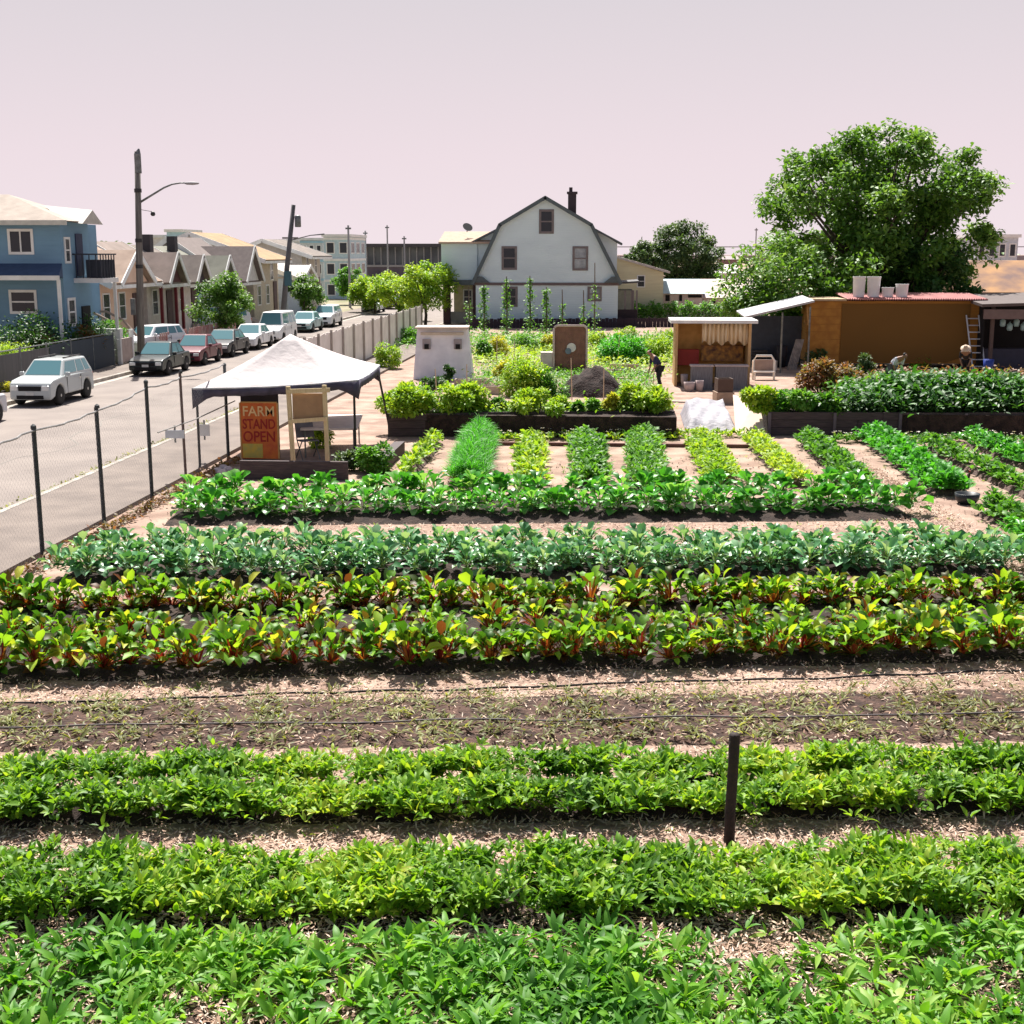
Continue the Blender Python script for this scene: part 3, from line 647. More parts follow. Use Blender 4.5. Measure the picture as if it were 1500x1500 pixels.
# --- left row of houses: ridge runs along the street, gable end to the camera
M_conc = mat('step_concrete', (.48, .40, .36), .9)
def bungalow(label, y0, y1, xf, dep, ez, rz, wall, roofm, trim=M_white, wins=2, storeys=1, porch=None, gable=None, chim=False, stairs=True, base=.1, door=True, group='houses along the left side of the street'):
    o = empty('bungalow' if storeys == 1 else 'townhouse', Vector((xf, (y0+y1)/2, base)), 0, label, 'house', group); hw = (y1-y0)/2
    xr = -dep*.72; xm = -dep*.36
    ez -= base; rz -= base
    MB().box(xr, 0, -hw, hw, 0, ez).build('wall', wall, o)
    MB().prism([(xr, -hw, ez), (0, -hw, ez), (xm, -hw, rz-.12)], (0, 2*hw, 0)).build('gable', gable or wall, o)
    sl = (rz-ez)/(0-xm); ov = 1.0
    m = MB(); e1 = Vector((ov, -hw-.35, ez-sl*ov*.5)); r1 = Vector((xm, -hw-.35, rz)); e2 = Vector((xr-.5, -hw-.35, ez-.2)); Y2 = Vector((0, 2*hw+.7, 0))
    m.slab([e1, r1, r1+Y2, e1+Y2], -.12); m.slab([r1, e2, e2+Y2, r1+Y2], -.12)
    rf = m.build('roof', roofm, o)
    m = MB(); 
    for yy in (-hw-.38, hw+.38):
        for p_, q_ in ((e1, r1), (r1, e2)):
            p2 = Vector((p_.x, yy, p_.z)); q2 = Vector((q_.x, yy, q_.z)); d_ = q2-p2; nn = Vector((-d_.z, 0, d_.x)).normalized()*.16
            m.obox((p2+q2)/2-Vector((0, 0, .02)), d_/2, (0, .03, 0), nn)
    m.box(ov, ov+.05, -hw-.36, hw+.36, e1.z-.16, e1.z+.02)
    m.build('rake_board', trim, rf)
    if storeys == 1:
        gw = hw*.72; gy = hw*.25*(1 if int(y0) % 2 else -1); ga = rz-.55; xf_ = ov+.35; xb_ = xm*.8; ge = ez-sl*ov*.5+.12
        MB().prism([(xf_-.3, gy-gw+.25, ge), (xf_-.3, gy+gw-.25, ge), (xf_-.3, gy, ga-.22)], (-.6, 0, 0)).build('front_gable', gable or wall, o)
        m = MB()
        for sg_ in (-1, 1): m.slab([(xf_, gy+sg_*(gw+.15), ge-.05), (xb_, gy+sg_*(gw+.15), ge-.05), (xb_, gy, ga), (xf_, gy, ga)], .1*sg_)
        m.build('front_gable_roof', roofm, rf)
        m = MB()
        for sg_ in (-1, 1):
            p2 = Vector((xf_+.03, gy+sg_*(gw+.17), ge-.08)); q2 = Vector((xf_+.03, gy, ga+.03)); d_ = q2-p2; m.obox((p2+q2)/2, d_/2, (.03, 0, 0), Vector((0, -d_.z, d_.y)).normalized()*.13)
        m.build('front_gable_rake', trim, rf)
    zc = [1.2+1.0] if storeys == 1 else [1.9, 4.6]
    for s_, z_ in enumerate(zc):
        z_ = min(z_, ez-.9)+(.0)
        for k in range(wins):
            yy = -hw+(k+.6)*(2*hw)/(wins+(1 if door and s_ == 0 else .2))
            window(o, (0, yy, z_), (0, 1, 0), (1, 0, 0), .85, 1.35, trim)
        window(o, (xr*.45, -hw, z_), (1, 0, 0), (0, -1, 0), .8, 1.2, trim)
    if door: 
        dd = MB().box(.002, .07, hw*.55, hw*.55+.95, .7, 2.8).build('door', mat('door_dark', (.10, .06, .06)), o); MB().box(.07, .11, hw*.55+.1, hw*.55+.15, 1.7, 1.8).build('handle', M_chrome, dd)
        if stairs:
            m = MB()
            for k in range(4): m.box(.08+k*.3, .08+(k+1)*.3, hw*.55-.2, hw*.55+1.15, 0, .68-.17*k)
            m.build('steps', M_conc, o)
    if porch:
        for yy in (-hw+.15, hw*.3, hw-.3): MB().box(ov-.35, ov-.2, yy, yy+.16, 0, ez-sl*.3-.25).build('porch_post', porch, o)
        MB().box(.12+1.2, ov+.45, -hw+.1, hw*.4, 0, .75).build('porch_wall', wall, o) if False else None
    if chim: MB().box(xm+.5, xm+1.0, -.3, .3, rz-1.0, rz+.7).build('chimney', mat('chim_dark', (.04, .035, .04)), rf)
    return o
M_peach = mat('peach_stucco', (.70, .50, .38), .9, (.62, .44, .33), 1)
M_lblue = mat('light_blue_wall', (.36, .56, .66), .8)
M_tanroof = mat('tan_shingle', (.38, .28, .22), .95, (.29, .21, .165), 1.5, .4, 40)
M_greyroof = mat('grey_shingle', (.24, .205, .18), .95, (.17, .145, .13), 1.5, .4, 40)
M_orroof = mat('orange_tan_shingle', (.40, .27, .15), .95, (.31, .20, .12), 1.5, .4, 40)
M_maroon = mat('maroon_trim', (.18, .02, .03), .6)
M_offw = mat('offwhite_wall', (.68, .64, .60), .85)
bungalow('peach stucco bungalow with tan roof next to the blue two-storey house', 62.8, 69.2, -25.0, 9, 3.7, 5.6, M_peach, M_tanroof, wins=2)
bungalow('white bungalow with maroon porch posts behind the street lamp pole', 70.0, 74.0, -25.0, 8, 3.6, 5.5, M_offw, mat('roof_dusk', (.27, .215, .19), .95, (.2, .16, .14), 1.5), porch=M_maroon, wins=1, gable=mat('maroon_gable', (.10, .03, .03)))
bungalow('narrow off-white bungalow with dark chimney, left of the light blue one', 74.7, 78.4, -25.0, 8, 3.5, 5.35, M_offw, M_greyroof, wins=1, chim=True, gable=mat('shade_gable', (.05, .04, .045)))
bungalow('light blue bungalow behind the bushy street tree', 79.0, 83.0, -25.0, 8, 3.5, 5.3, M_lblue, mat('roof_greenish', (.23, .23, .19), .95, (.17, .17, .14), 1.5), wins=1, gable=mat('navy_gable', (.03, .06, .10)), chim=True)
bungalow('pale bungalow with steep brown-grey roof left of the orange tan roof', 83.8, 89.6, -25.0, 9, 3.4, 5.9, M_offw, mat('brown_grey_roof', (.20, .165, .155), .95))
bungalow('beige two-storey house with an orange tan roof in the left background', 91, 98, -24.8, 12, 4.6, 6.3, mat('beige_wall', (.55, .48, .38), .85), M_orroof, storeys=2, stairs=False)
bungalow('small white house with a blue door wall beside the leaning pole', 100, 106, -24.6, 8, 3.2, 4.5, mat('blueish_wall', (.45, .52, .62)), mat('roof_white', (.50, .45, .41)), wins=2)
bungalow('beige two-storey house with awnings in front of the light blue flats', 109, 116, -25.5, 9, 4.8, 6.0, mat('beige_wall_2', (.50, .45, .40), .85), M_greyroof, storeys=2, stairs=False)
# blue two-storey house
bh = empty('blue_house', Vector((-22.9, 54.1, .1)), 0, 'blue two-storey house with a hipped beige roof and a balcony at the left edge', 'house')
M_bl = siding(mat('blue_siding', (.17, .31, .44), .8, (.135, .25, .36), .6, stretch=(.7, .7, 1.5)), .2)
M_bl2 = mat('dark_blue_shingle', (.05, .085, .16), .9)
MB().box(-12.5, 0, 0, 3.0, 0, 6.2).build('wall', M_bl, bh)
MB().box(-12.5, -1.6, 3.0, 8, 0, 6.2).build('rear_wall', M_bl, bh)
m = MB(); E = .5; zr = 6.2
m.add([(-13, -E, zr), (E, -E, zr), (E, 3.5, zr), (-13, 8.4, zr), (-10.5, 3.9, 7.4), (-3.3, 2.6, 7.4)], [(0, 1, 5, 4), (1, 2, 5), (2, 3, 4, 5), (3, 0, 4), (0, 3, 2, 1)])
rf = m.build('roof', mat('beige_shingle', (.42, .36, .31), .95, (.34, .29, .25), 2, .4, 40), bh)
MB().box(-13.02, E+.03, -E-.04, -E, 6.02, 6.22).build('fascia', mat('grey_trim', (.55, .55, .5)), rf)
m = MB(); m.add([(-.2, .7, 6.22), (.7, .7, 6.1), (.7, 3.0, 6.1), (-.2, 3.0, 6.22), (-1.4, 1.9, 6.9), (.7, 1.9, 6.7)], [(0, 1, 5, 4), (3, 4, 5, 2), (1, 2, 5), (0, 4, 3), (0, 3, 2, 1)])
m.build('gablet', mat('gablet_grey', (.50, .48, .43)), rf)
m = MB(); m.add([(-12.6, -1.25, 3.95), (.35, -1.25, 3.95), (.0, -.003, 4.45), (-12.6, -.003, 4.45), (-12.6, -.003, 3.85), (0, -.003, 3.85)], [(0, 1, 2, 3), (0, 4, 5, 1), (1, 5, 2), (0, 3, 4)]); m.build('skirt_roof', M_bl2, bh)
MB().box(-12.6, .38, -1.32, -1.25, 3.78, 3.97).build('gutter', M_white, bh)
MB().box(.22, .34, -1.2, -1.08, 0, 3.8).build('corner_post', M_white, bh)
window(bh, (-1.72, 0, 5.35), (1, 0, 0), (0, -1, 0), 1.0, .95, M_white, t=.11, mull=False)
MB().box(-1.75, -1.69, -.06, -.01, 4.9, 5.8).build('mullion', M_white, bh)
window(bh, (-1.8, 0, 2.85), (1, 0, 0), (0, -1, 0), 1.1, .9, M_white, t=.11)
window(bh, (-5.4, 0, 5.35), (1, 0, 0), (0, -1, 0), 1.0, .95, M_white, t=.11)
window(bh, (0, .6, 5.0), (0, 1, 0), (1, 0, 0), .5, 1.0, M_white, t=.1)
window(bh, (0, .65, 2.4), (0, 1, 0), (1, 0, 0), .7, 1.1, M_white, t=.12)
MB().box(.002, .05, 1.5, 2.2, 3.9, 5.7).build('balcony_door', mat('navy_door', (.03, .04, .09)), bh)
bl = MB().box(.003, 1.3, 1.1, 2.9, 3.62, 3.82).build('balcony', M_white, bh)
m = MB()
for i in range(6): m.box(1.2, 1.24, 1.12+i*.31, 1.16+i*.31, 3.82, 4.8)
for i in range(4): m.box(.1+i*.3, .14+i*.3, 1.12, 1.16, 3.82, 4.8)
m.box(0.003, 1.26, 1.1, 1.18, 4.8, 4.86); m.box(1.18, 1.26, 1.18, 2.9, 4.8, 4.86); m.box(.5, 1.18, 1.3, 2.8, 3.83, 4.6)
m.build('balcony_rail', mat('rail_dark', (.03, .035, .05)), bl)
for yy in (2.7,): MB().box(1.1, 1.22, yy, yy+.12, 0, 3.62).build('balcony_post', M_white, bh)
dd = MB().box(.002, .06, 1.7, 2.6, .5, 2.6).build('door', M_dark, bh)

# light blue apartment block and others far down the street
def block(label, px0, px1, ptop, Y, dep, wall, rows, cols, name='apartment_block', band=None, roofm=None, z0=0, cat='building', sidewin=True):
    a, b = D(px0, ptop, Y), D(px1, ptop, Y); o = empty(name, Vector(((a.x+b.x)/2, Y, 0)), 0, label, cat); hw = (b.x-a.x)/2; H = a.z
    MB().box(-hw, hw, 0, dep, 0, H).build('wall', wall, o)
    MB().box(-hw-.2, hw+.2, -.2, dep+.2, H+.003, H+.28).build('roof', roofm or M_white, o)
    fh = H/max(rows, 1)
    for r in range(rows):
        if band: MB().box(-hw-.06, hw+.06, -.12, dep, fh*r+fh-.3, fh*r+fh-.06).build('floor_band', band, o)
        for c in range(cols):
            x_ = -hw+(c+.5)*2*hw/cols; window(o, (x_, 0, fh*(r+.48)), (1, 0, 0), (0, -1, 0), 2*hw/cols*.6, fh*.52, M_white, mull=False, t=.1)
        if sidewin:
            for k in range(3): window(o, (hw, (k+.5)*dep/3, fh*(r+.48)), (0, 1, 0), (1, 0, 0), dep/5, fh*.5, M_white, mull=False, t=.1)
    return o
block('light blue three-storey apartment block left of the elevated station', 474, 512, 347, 140, 9, mat('pale_blue_wall', (.48, .62, .68)), 3, 2, band=M_white)
block('white flat-roofed apartment block behind the leaning pole', 440, 472, 352, 150, 8, mat('pale_wall', (.62, .64, .64)), 3, 3, band=M_lblue)
block('pale grey apartment block peeping over the bungalow roofs', 404, 436, 354, 160, 8, mat('pale_wall_b', (.5, .53, .55)), 3, 3)
block('light blue building rising behind the light blue bungalow roof', 244, 266, 340, 130, 6, mat('sky_wall', (.40, .58, .68)), 3, 2)
block('white low building on the skyline just right of the street lamp pole', 212, 240, 348, 135, 6, M_offw, 2, 2)
# elevated station
st = empty('elevated_station', Vector((D(580, 400, 215).x, 215, 0)), 0, 'long grey elevated railway station behind the street trees', 'station')
a, b = D(512, 357, 215), D(660, 357, 215); hw = (b.x-a.x)/2; H = a.z
MB().box(-hw, hw, 0, 12, 0, H-3.4).build('lower_wall', mat('station_low', (.20, .16, .18), .9, (.10, .08, .1), .4), st)
MB().box(-hw, hw, .5, 12, H-3.4, H-.55).build('platform_wall', mat('station_grey', (.26, .27, .29), .8, (.13, .14, .17), .25), st)
MB().box(-hw-.5, hw+.5, -1.5, 13, H-.55, H).build('canopy', mat('station_dark', (.06, .055, .065)), st)
m = MB()
for i in range(15): m.box(-hw+i*1.18, -hw+i*1.18+.12, -.3, 0.3, H-3.4, H-.56)
m.build('column', mat('station_post', (.35, .35, .37)), st)
MB().box(-hw, hw, -.2, .4, H-3.75, H-3.4).build('deck_edge', mat('station_deck', (.38, .36, .36)), st)
vd = empty('railway_viaduct', Vector((0, 225, 0)), 0, 'thin elevated railway viaduct with railings on the right skyline', 'viaduct')
x0, x1 = D(670, 370, 225).x, D(1900, 370, 225).x; zd = D(1080, 374, 225).z; zt = D(1080, 361, 225).z
MB().box(x0, x1, 0, 8, zd-1.0, zd).build('deck', mat('viaduct_grey', (.32, .27, .28)), vd)
MB().box(x0, x1, .02, .12, zt-.14, zt).build('rail', mat('viaduct_rail', (.22, .2, .22)), vd)
m = MB()
for i in range(int((x1-x0)/3)): m.box(x0+i*3, x0+i*3+.14, .0, .15, zd+.002, zt-.142)
m.build('railing', mat('viaduct_rail2', (.22, .2, .22)), vd)
m = MB()
for i in range(int((x1-x0)/18)): m.box(x0+4+i*18, x0+6+i*18, 2, 6, 0, zd-1.002)
m.build('pier', mat('pier_grey', (.35, .32, .31)), vd)
# low commercial buildings right of the yellow house
def shed(label, px0, px1, ptop, pbase, Y, dep, wall, roofm, rise=1.2, name='low_building', holes=()):
    a, b = D(px0, ptop, Y), D(px1, ptop, Y); zb = D(px0, pbase, Y).z; o = empty(name, Vector(((a.x+b.x)/2, Y, 0)), 0, label, 'building'); hw = (b.x-a.x)/2
    MB().box(-hw, hw, 0, dep, 0, zb).build('wall', wall, o)
    m = MB(); m.prism([(-hw-.2, -.3, zb+.003), (-hw-.2, dep, zb+.003), (-hw-.2, dep, a.z+.1), (-hw-.2, dep*.6, a.z+.1)], (2*hw+.4, 0, 0)); m.build('roof', roofm, o)
    for (h0, h1, t0, t1) in holes:
        p, q = D(h0, t0, Y), D(h1, t1, Y); MB().box(p.x-o.location.x, q.x-o.location.x, -.05, -.005, q.z, p.z).build('doorway', M_dark, o)
    return o
shed('low building with pale blue metal roof right of the yellow house', 972, 1030, 413, 430, 105, 7, mat('pinkish_wall', (.62, .52, .48)), mat('pale_blue_roof', (.36, .46, .50)), holes=((975, 981, 432, 441), (995, 999, 432, 441), (1008, 1028, 432, 436)))
shed('low building with pale pink roof left of the big tree', 1031, 1118, 413, 436, 106, 7, mat('pink_wall', (.62, .55, .48)), mat('pale_pink_roof', (.52, .41, .38)), holes=((1043, 1048, 438, 444),))
shed('white shed with a dark opening behind the pink-roofed building', 1018, 1082, 390, 400, 128, 7, M_white, mat('shed_pale', (.66, .62, .60)), holes=((1040, 1056, 401, 411),))
shed('brown brick building under the viaduct', 1056, 1082, 376, 380, 160, 7, mat('brick_dull', (.22, .14, .14)), mat('brick_roof', (.25, .2, .2)))
shed('brown sloping barn roof behind the dark shelter at right edge', 1405, 1560, 385, 428, 72, 6, mat('barn_wall', (.20, .15, .12)), mat('barn_roof', (.40, .22, .10), .9, (.16, .10, .09), .7), name='barn')
block('blue and white building on the skyline at right edge', 1432, 1492, 348, 120, 8, mat('right_white', (.55, .6, .66)), 3, 4, cat='building')
# hedge in front of them
def hedge(label, A, B, h, wd, mt, N, Ls=.2, name='hedge', cat='hedge', kind='stuff'):
    A, B = np.array(A), np.array(B); u = RNG.uniform(0, 1, N); C = A+np.outer(u, B-A)
    C[:, 1] += RNG.normal(0, wd*.3, N); C[:, 0] += RNG.normal(0, .1, N); C[:, 2] += RNG.uniform(0, 1, N)**.6*h*(.85+.25*np.sin(u*37)*np.sin(u*91))
    V, Fq, ix = leaves(C, RNG.uniform(0, 6.3, N), RNG.normal(.2, .5, N), RNG.uniform(.6, 1.3, N)*Ls, RNG.uniform(.5, .8, N)*Ls*.7, RNG.uniform(0, 1, N), .2, 'oval')
    cl = .5+.5*np.sin(u*50)*np.sin(u*113)
    return npobj(name, npmesh(name, V, Fq, rvar(ix, 0, 1, cl), [mt]), label=label, cat=cat, kind=kind)
a, b = G(905, 470), G(1125, 468)
hedge('long clipped green hedge in front of the pale low buildings', a, b, 1.35, 1.0, LM_mid, 6000, .22)

# dark board fence behind the garden
m = MB(); a, b = G(690, 481), G(1015, 479); n = 60
fe = empty('board_fence', a, math.atan2((b-a).y, (b-a).x), 'low dark purplish board fence below the white house', 'fence'); ln = (b-a).length
for i in range(n): m.box(i*ln/n, (i+.93)*ln/n, -.02, .02, 0, .62+.03*math.sin(i*3))
m.build('boards', mat('fence_dark', (.045, .03, .04), .9), fe)
m = MB()
for i in range(8): m.box(i*ln/7.5-.05, i*ln/7.5+.05, .021, .12, 0, .7)
m.build('post', mat('fence_dark', (.045, .03, .04)), fe)

# ------------------------------------------------------------------ vehicles
M_plate = mat('plate', (.6, .6, .58))
WH = {}
def wheel(root, x, y, r, side):
    k = (r, side)
    if k not in WH:
        m = MB(); m.lathe([(r*.62, -.11), (r*.93, -.11), (r, -.07), (r, .07), (r*.93, .11), (r*.62, .11)], axis='x', n=28); t = m.build('wheel', M_rubber, root, smooth=True)
        m = MB(); s = side
        m.lathe([(r*.62, s*.05), (r*.62, s*.10), (r*.56, s*.10), (r*.5, s*.06)], axis='x', n=24); m.lathe([(r*.16, s*.06), (r*.16, s*.115), (r*.1, s*.12)], axis='x', n=12)
        for j in range(5):
            an = j*2*PI/5; dz, dy = math.cos(an), math.sin(an); m.obox((s*.09, dy*r*.34, dz*r*.34), (.018, 0, 0), (0, dy*r*.26, dz*r*.26), (0, -dz*r*.07, dy*r*.07))
        rm = m.build('rim', M_rim, t); WH[k] = (t.data, rm.data)
    else:
        t = bpy.data.objects.new('wheel', WH[k][0]); COL.objects.link(t); t.parent = root
        rm = bpy.data.objects.new('rim', WH[k][1]); COL.objects.link(rm); rm.parent = t
    t.location = (x, y, r)
def car(label, loc, rz, color, kind='sedan', name=None, cat='car', L_=4.5, W_=1.78, H_=1.45, group='cars parked along the street', r=.33, rack=False):
    loc = (loc[0], loc[1], loc[2])
    """front of the car points to local -Y"""
    o = empty(name or 'parked_car', loc, rz, label, cat, group); o.scale = (.87, .87, .87)
    pm = mat('paint_%d_%d_%d' % tuple(int(c*100) for c in color), color, .3, tuple(c*.95 for c in color), 1, spec=.35)
    hw = W_/2; f, bk = -L_/2, L_/2; wy = (f+.82, bk-.86); zb = .24
    belt = {'sedan': .92, 'suv': 1.08, 'van': 1.1}[kind]; hood = {'sedan': .80, 'suv': .98, 'van': .95}[kind]
    cowl = f+{'sedan': 1.25, 'suv': 1.12, 'van': .75}[kind]
    pts = [(f+.06, zb), (f, zb+.12), (f, hood*.66), (f+.07, hood*.88), (f+.28, hood), (cowl, belt)]
    if kind == 'sedan': pts += [(bk-.75, belt+.02), (bk-.10, belt), (bk, belt-.12), (bk, .42), (bk-.06, zb)]
    else: pts += [(bk-.06, belt), (bk, belt-.2), (bk, .42), (bk-.05, zb)]
    for w_ in reversed(wy):
        R_ = r+.06
        for k in range(11):
            an = PI*k/10; pts.append((w_+R_*math.cos(an), max(zb, r+R_*math.sin(an)*1.0)))
    # lofted cross sections: slight barrel
    secs = [(-hw*.94, .985), (-hw, 1.0), (hw, 1.0), (hw*.94, .985)]
    n = len(pts); V = []; Fs = []
    cy = sum(p[0] for p in pts)/n
    for (x_, s_) in [(-hw, 1), (hw, 1)]:
        for (y_, z_) in pts:
            t = max(0, (abs(y_)-L_*.32)/(L_*.18)); xx = x_*(1-.10*t*t)*(1-(.03 if z_ > belt-.1 else 0)); V.append((xx, y_, z_))
    Fs = [tuple(range(n-1, -1, -1)), tuple(range(n, 2*n))]+[(i, (i+1) % n, (i+1) % n+n, i+n) for i in range(n)]
    m = MB(); m.add(V, Fs)
    tb = {'sedan': (cowl+.0, bk-.62), 'suv': (cowl+.02, bk-.08), 'van': (cowl, bk-.05)}[kind]
    tt = {'sedan': (cowl+.78, bk-1.25), 'suv': (cowl+.72, bk-.36), 'van': (cowl+.55, bk-.2)}[kind]
    bw, tw = hw-.07, hw-.27; zb2, zt = belt-.04, H_
    gv = [(-bw, tb[0], zb2), (bw, tb[0], zb2), (bw, tb[1], zb2), (-bw, tb[1], zb2), (-tw, tt[0], zt), (tw, tt[0], zt), (tw, tt[1], zt-.02), (-tw, tt[1], zt-.02)]
    m.add(gv, [(0, 3, 2, 1), (4, 5, 6, 7), (0, 1, 5, 4), (1, 2, 6, 5), (2, 3, 7, 6), (3, 0, 4, 7)])
    bo = m.build('body', pm, o, smooth=True, bevel=.085); bo.modifiers[0].segments = 4; bo.modifiers[0].harden_normals = True; bo.modifiers[0].angle_limit = R(25)
    for s in (-1, 1):
        for y_ in (cowl+.35, (cowl+bk)/2+.1): MB().box(min(s*(hw-.02), s*(hw+.004)), max(s*(hw-.02), s*(hw+.004)), y_, y_+.015, .36, belt-.06).build('door_seam', M_dark, o)
        MB().box(min(s*(hw-.02), s*(hw+.03)), max(s*(hw-.02), s*(hw+.03)), (cowl+bk)/2-.12, (cowl+bk)/2+.03, belt-.2, belt-.165).build('door_handle', M_chrome, o)
    g = [Vector(q) for q in gv]
    def pane(nm, q, u0, u1, v0, v1, mt_=M_carglass):
        A_, B_, C_, D_ = q
        def P(u, v): return (A_.lerp(B_, u)).lerp(D_.lerp(C_, u), v)
        pp = [P(u0, v0), P(u1, v0), P(u1, v1), P(u0, v1)]; nn = (pp[1]-pp[0]).cross(pp[3]-pp[0]).normalized()
        ce = sum(pp, Vector())/4
        if nn.dot(ce-Vector((0, (tb[0]+tb[1])/2, 1.1))) < 0: nn = -nn
        mm = MB(); mm.prism([p_-nn*.02 for p_ in pp], nn*.026); return mm.build(nm, mt_, o)
    pane('windscreen', (g[0], g[1], g[5], g[4]), .06, .94, .12, .93)
    pane('rear_window', (g[2], g[3], g[7], g[6]), .1, .9, .2, .88)
    for q in ((g[1], g[2], g[6], g[5]), (g[3], g[0], g[4], g[7])):
        fl = q[0] is g[3]
        for (u0, u1) in ((.07, .47), (.51, .74), (.78, .93)) if kind != 'sedan' else ((.12, .5), (.54, .86)):
            if fl: u0, u1 = 1-u1, 1-u0
            pane('side_window', q, u0, u1, .16, .86)
    for w_ in wy:
        for s in (-1, 1): wheel(o, s*(hw-.115), w_, r, s)
    MB().box(-hw+.14, hw-.14, f+.3, bk-.3, zb-.02, .55).build('underbody', M_dark, o)
    fx = hw*.93
    MB().box(-hw*.5, hw*.5, f-.012, f+.1, hood*.62, hood*.80).build('grille', M_dark, o)
    MB().box(-hw*.6, hw*.6, f-.012, f+.1, zb+.06, zb+.2).build('air_intake', M_dark, o)
    for s in (-1, 1):
        MB().box(min(s*hw*.54, s*hw*.86), max(s*hw*.54, s*hw*.86), f-.014, f+.2, hood*.64, hood*.82).build('headlight', M_lamp, o, bevel=.02)
        MB().box(min(s*hw*.66, s*hw*.88), max(s*hw*.66, s*hw*.88), bk-.1, bk+.015, belt-.32, belt-.1).build('tail_light', M_tail, o, bevel=.02)
        MB().box(min(s*(hw-.06), s*(hw+.14)), max(s*(hw-.06), s*(hw+.14)), tb[0]+.25, tb[0]+.36, belt-.02, belt+.13).build('mirror', pm, o, bevel=.03)
    MB().box(-.16, .16, f-.02, f-.005, zb+.2, zb+.32).build('number_plate', M_plate, o)
    if rack:
        m = MB()
        for s in (-1, 1): m.box(s*tw*.85-.02, s*tw*.85+.02, tt[0]+.2, tt[1]-.2, zt+.02, zt+.07)
        for y_ in (tt[0]+.5, tt[1]-.5): m.box(-tw*.83, tw*.83, y_-.02, y_+.02, zt+.04, zt+.06)
        m.build('roof_rack', M_black, o)
    return o
CX = -18.9
car('silver sport utility vehicle parked nearest on the left kerb, roof rack on top', (CX+.02, 43.2, .006), 0, (.44, .47, .47), 'suv', name='parked_suv', L_=4.3, W_=1.74, H_=1.66, r=.37, rack=True)
car('silver car cut off by the left edge of the photo', (CX+.0, 36.3, .006), 0, (.55, .55, .58), 'sedan')
car('black hatchback with pale blue windscreen parked behind the silver sport utility vehicle', (CX+.05, 54.0, .006), 0, (.010, .018, .02), 'sedan', L_=4.3, H_=1.5)
car('dark maroon car parked behind the black hatchback', (CX+.05, 58.9, .006), 0, (.12, .015, .03), 'sedan', L_=4.1, H_=1.5)
car('black car between the maroon car and a white car', (CX, 63.7, .006), 0, (.03, .03, .035), 'sedan')
car('white saloon car parked behind the tent top', (CX, 68.6, .006), 0, (.75, .75, .76), 'sedan')
car('white van parked further up the left kerb', (CX-.0, 74.0, .006), 0, (.78, .78, .78), 'van', H_=1.95, L_=4.8, name='parked_van', cat='van')
car('pale teal car parked up the left kerb beside the leaning pole', (CX-.5, 83.6, .006), 0, (.30, .45, .46), 'sedan')
car('white car parked just beyond the pale teal car', (CX-.4, 89.5, .006), 0, (.72, .73, .75), 'suv', H_=1.65)
car('small silver car seen beyond the white fence', (CX-1.0, 111, .006), 0, (.60, .64, .70), 'sedan')
car('black car under the lime green trees at the road end', (CX-.6, 118, .006), 0, (.03, .03, .035), 'sedan')
car('white car standing in the driveway beside the peach bungalow fence', (KL-2.6, 63.0, .1), R(-18), (.74, .74, .76), 'suv', H_=1.6)
car('white minivan in the yard behind the bushy street tree', (KL-4.6, 80.5, .1), R(-60), (.70, .73, .74), 'van', H_=1.9, L_=4.8, name='parked_van', cat='van')

# ------------------------------------------------------------------ poles
p1 = Vector((-20.42, 56, .13))
lamp = empty('street_lamp_pole', p1, 0, 'tall grey utility pole with a curved street lamp arm at upper left', 'utility pole')
tx = D(201, 222, 56); H1 = tx.z-.13; dx = tx.x-p1.x
MB().path([(0, 0, 0), (dx*.5, 0, H1*.5), (dx, 0, H1)], [.17, .145, .12], 12).build('pole', M_pole, lamp, smooth=True)
MB().path([(dx, 0, H1-.9), (dx, 0, H1-.1), (dx+.08, 0, H1+.12)], [.15, .15, .03], 8).build('pole_top', M_galv, lamp)
az_ = D(207, 296, 56).z-.13; pts = []
for t_, (px, py) in enumerate([(204, 297), (222, 286), (240, 275), (252, 270), (264, 268), (272, 268)]): v = D(px, py, 56); pts.append((v.x-p1.x, 0, v.z-.13))
arm = MB().path(pts, [.05, .045, .04, .035, .03, .03], 8).build('lamp_arm', M_galv, lamp, smooth=True)
v = D(281, 268.5, 56); m = MB(); m.lathe([(.03, -.34), (.10, -.22), (.12, .05), (.08, .26), (.02, .32)], axis='x', n=12); MH = m.build('lamp_head', mat('lamp_grey', (.30, .29, .31)), arm, smooth=True, loc=(v.x-p1.x, 0, v.z-.13)); MH.scale = (1, 1.2, .6)
v = D(224, 313, 56); v2 = D(206, 307, 56)
MB().path([(v2.x-p1.x, 0, v2.z-.13), (v.x-p1.x, 0, v.z-.05)], .012, 6).build('bracket', M_black, lamp)
MB().lathe([(.03, .1), (.09, .05), (.11, -.03), (.06, -.1)], n=10).build('camera_head', M_black, lamp, smooth=True, loc=(v.x-p1.x, 0, v.z-.13))
for z_ in (4.2, 5.3, 7.4): MB().lathe([(.16, z_), (.16, z_+.16)], (dx*z_/H1, 0, 0), n=12).build('band', M_black, lamp)
MB().box(-.3, -.14, -.1, .1, 2.2, 2.9).build('meter_box', M_galv, lamp)
p2 = Vector((-20.61, 82, .13)); t2 = D(430, 300, 82); up = empty('utility_pole', p2, 0, 'dark leaning utility pole with a transformer, second pole up the street', 'utility pole')
dx2 = t2.x-p2.x; H2 = t2.z-.13
MB().path([(0, 0, 0), (dx2*.45, 0, H2*.5), (dx2, 0, H2)], [.19, .16, .13], 10).build('pole', mat('pole_dark', (.12, .115, .12), .85), up, smooth=True)
MB().lathe([(.16, -.35), (.2, -.33), (.2, .3), (.12, .38)], n=12).build('transformer', M_galv, up, smooth=True, loc=(dx2*.88+.36, 0, H2*.87))
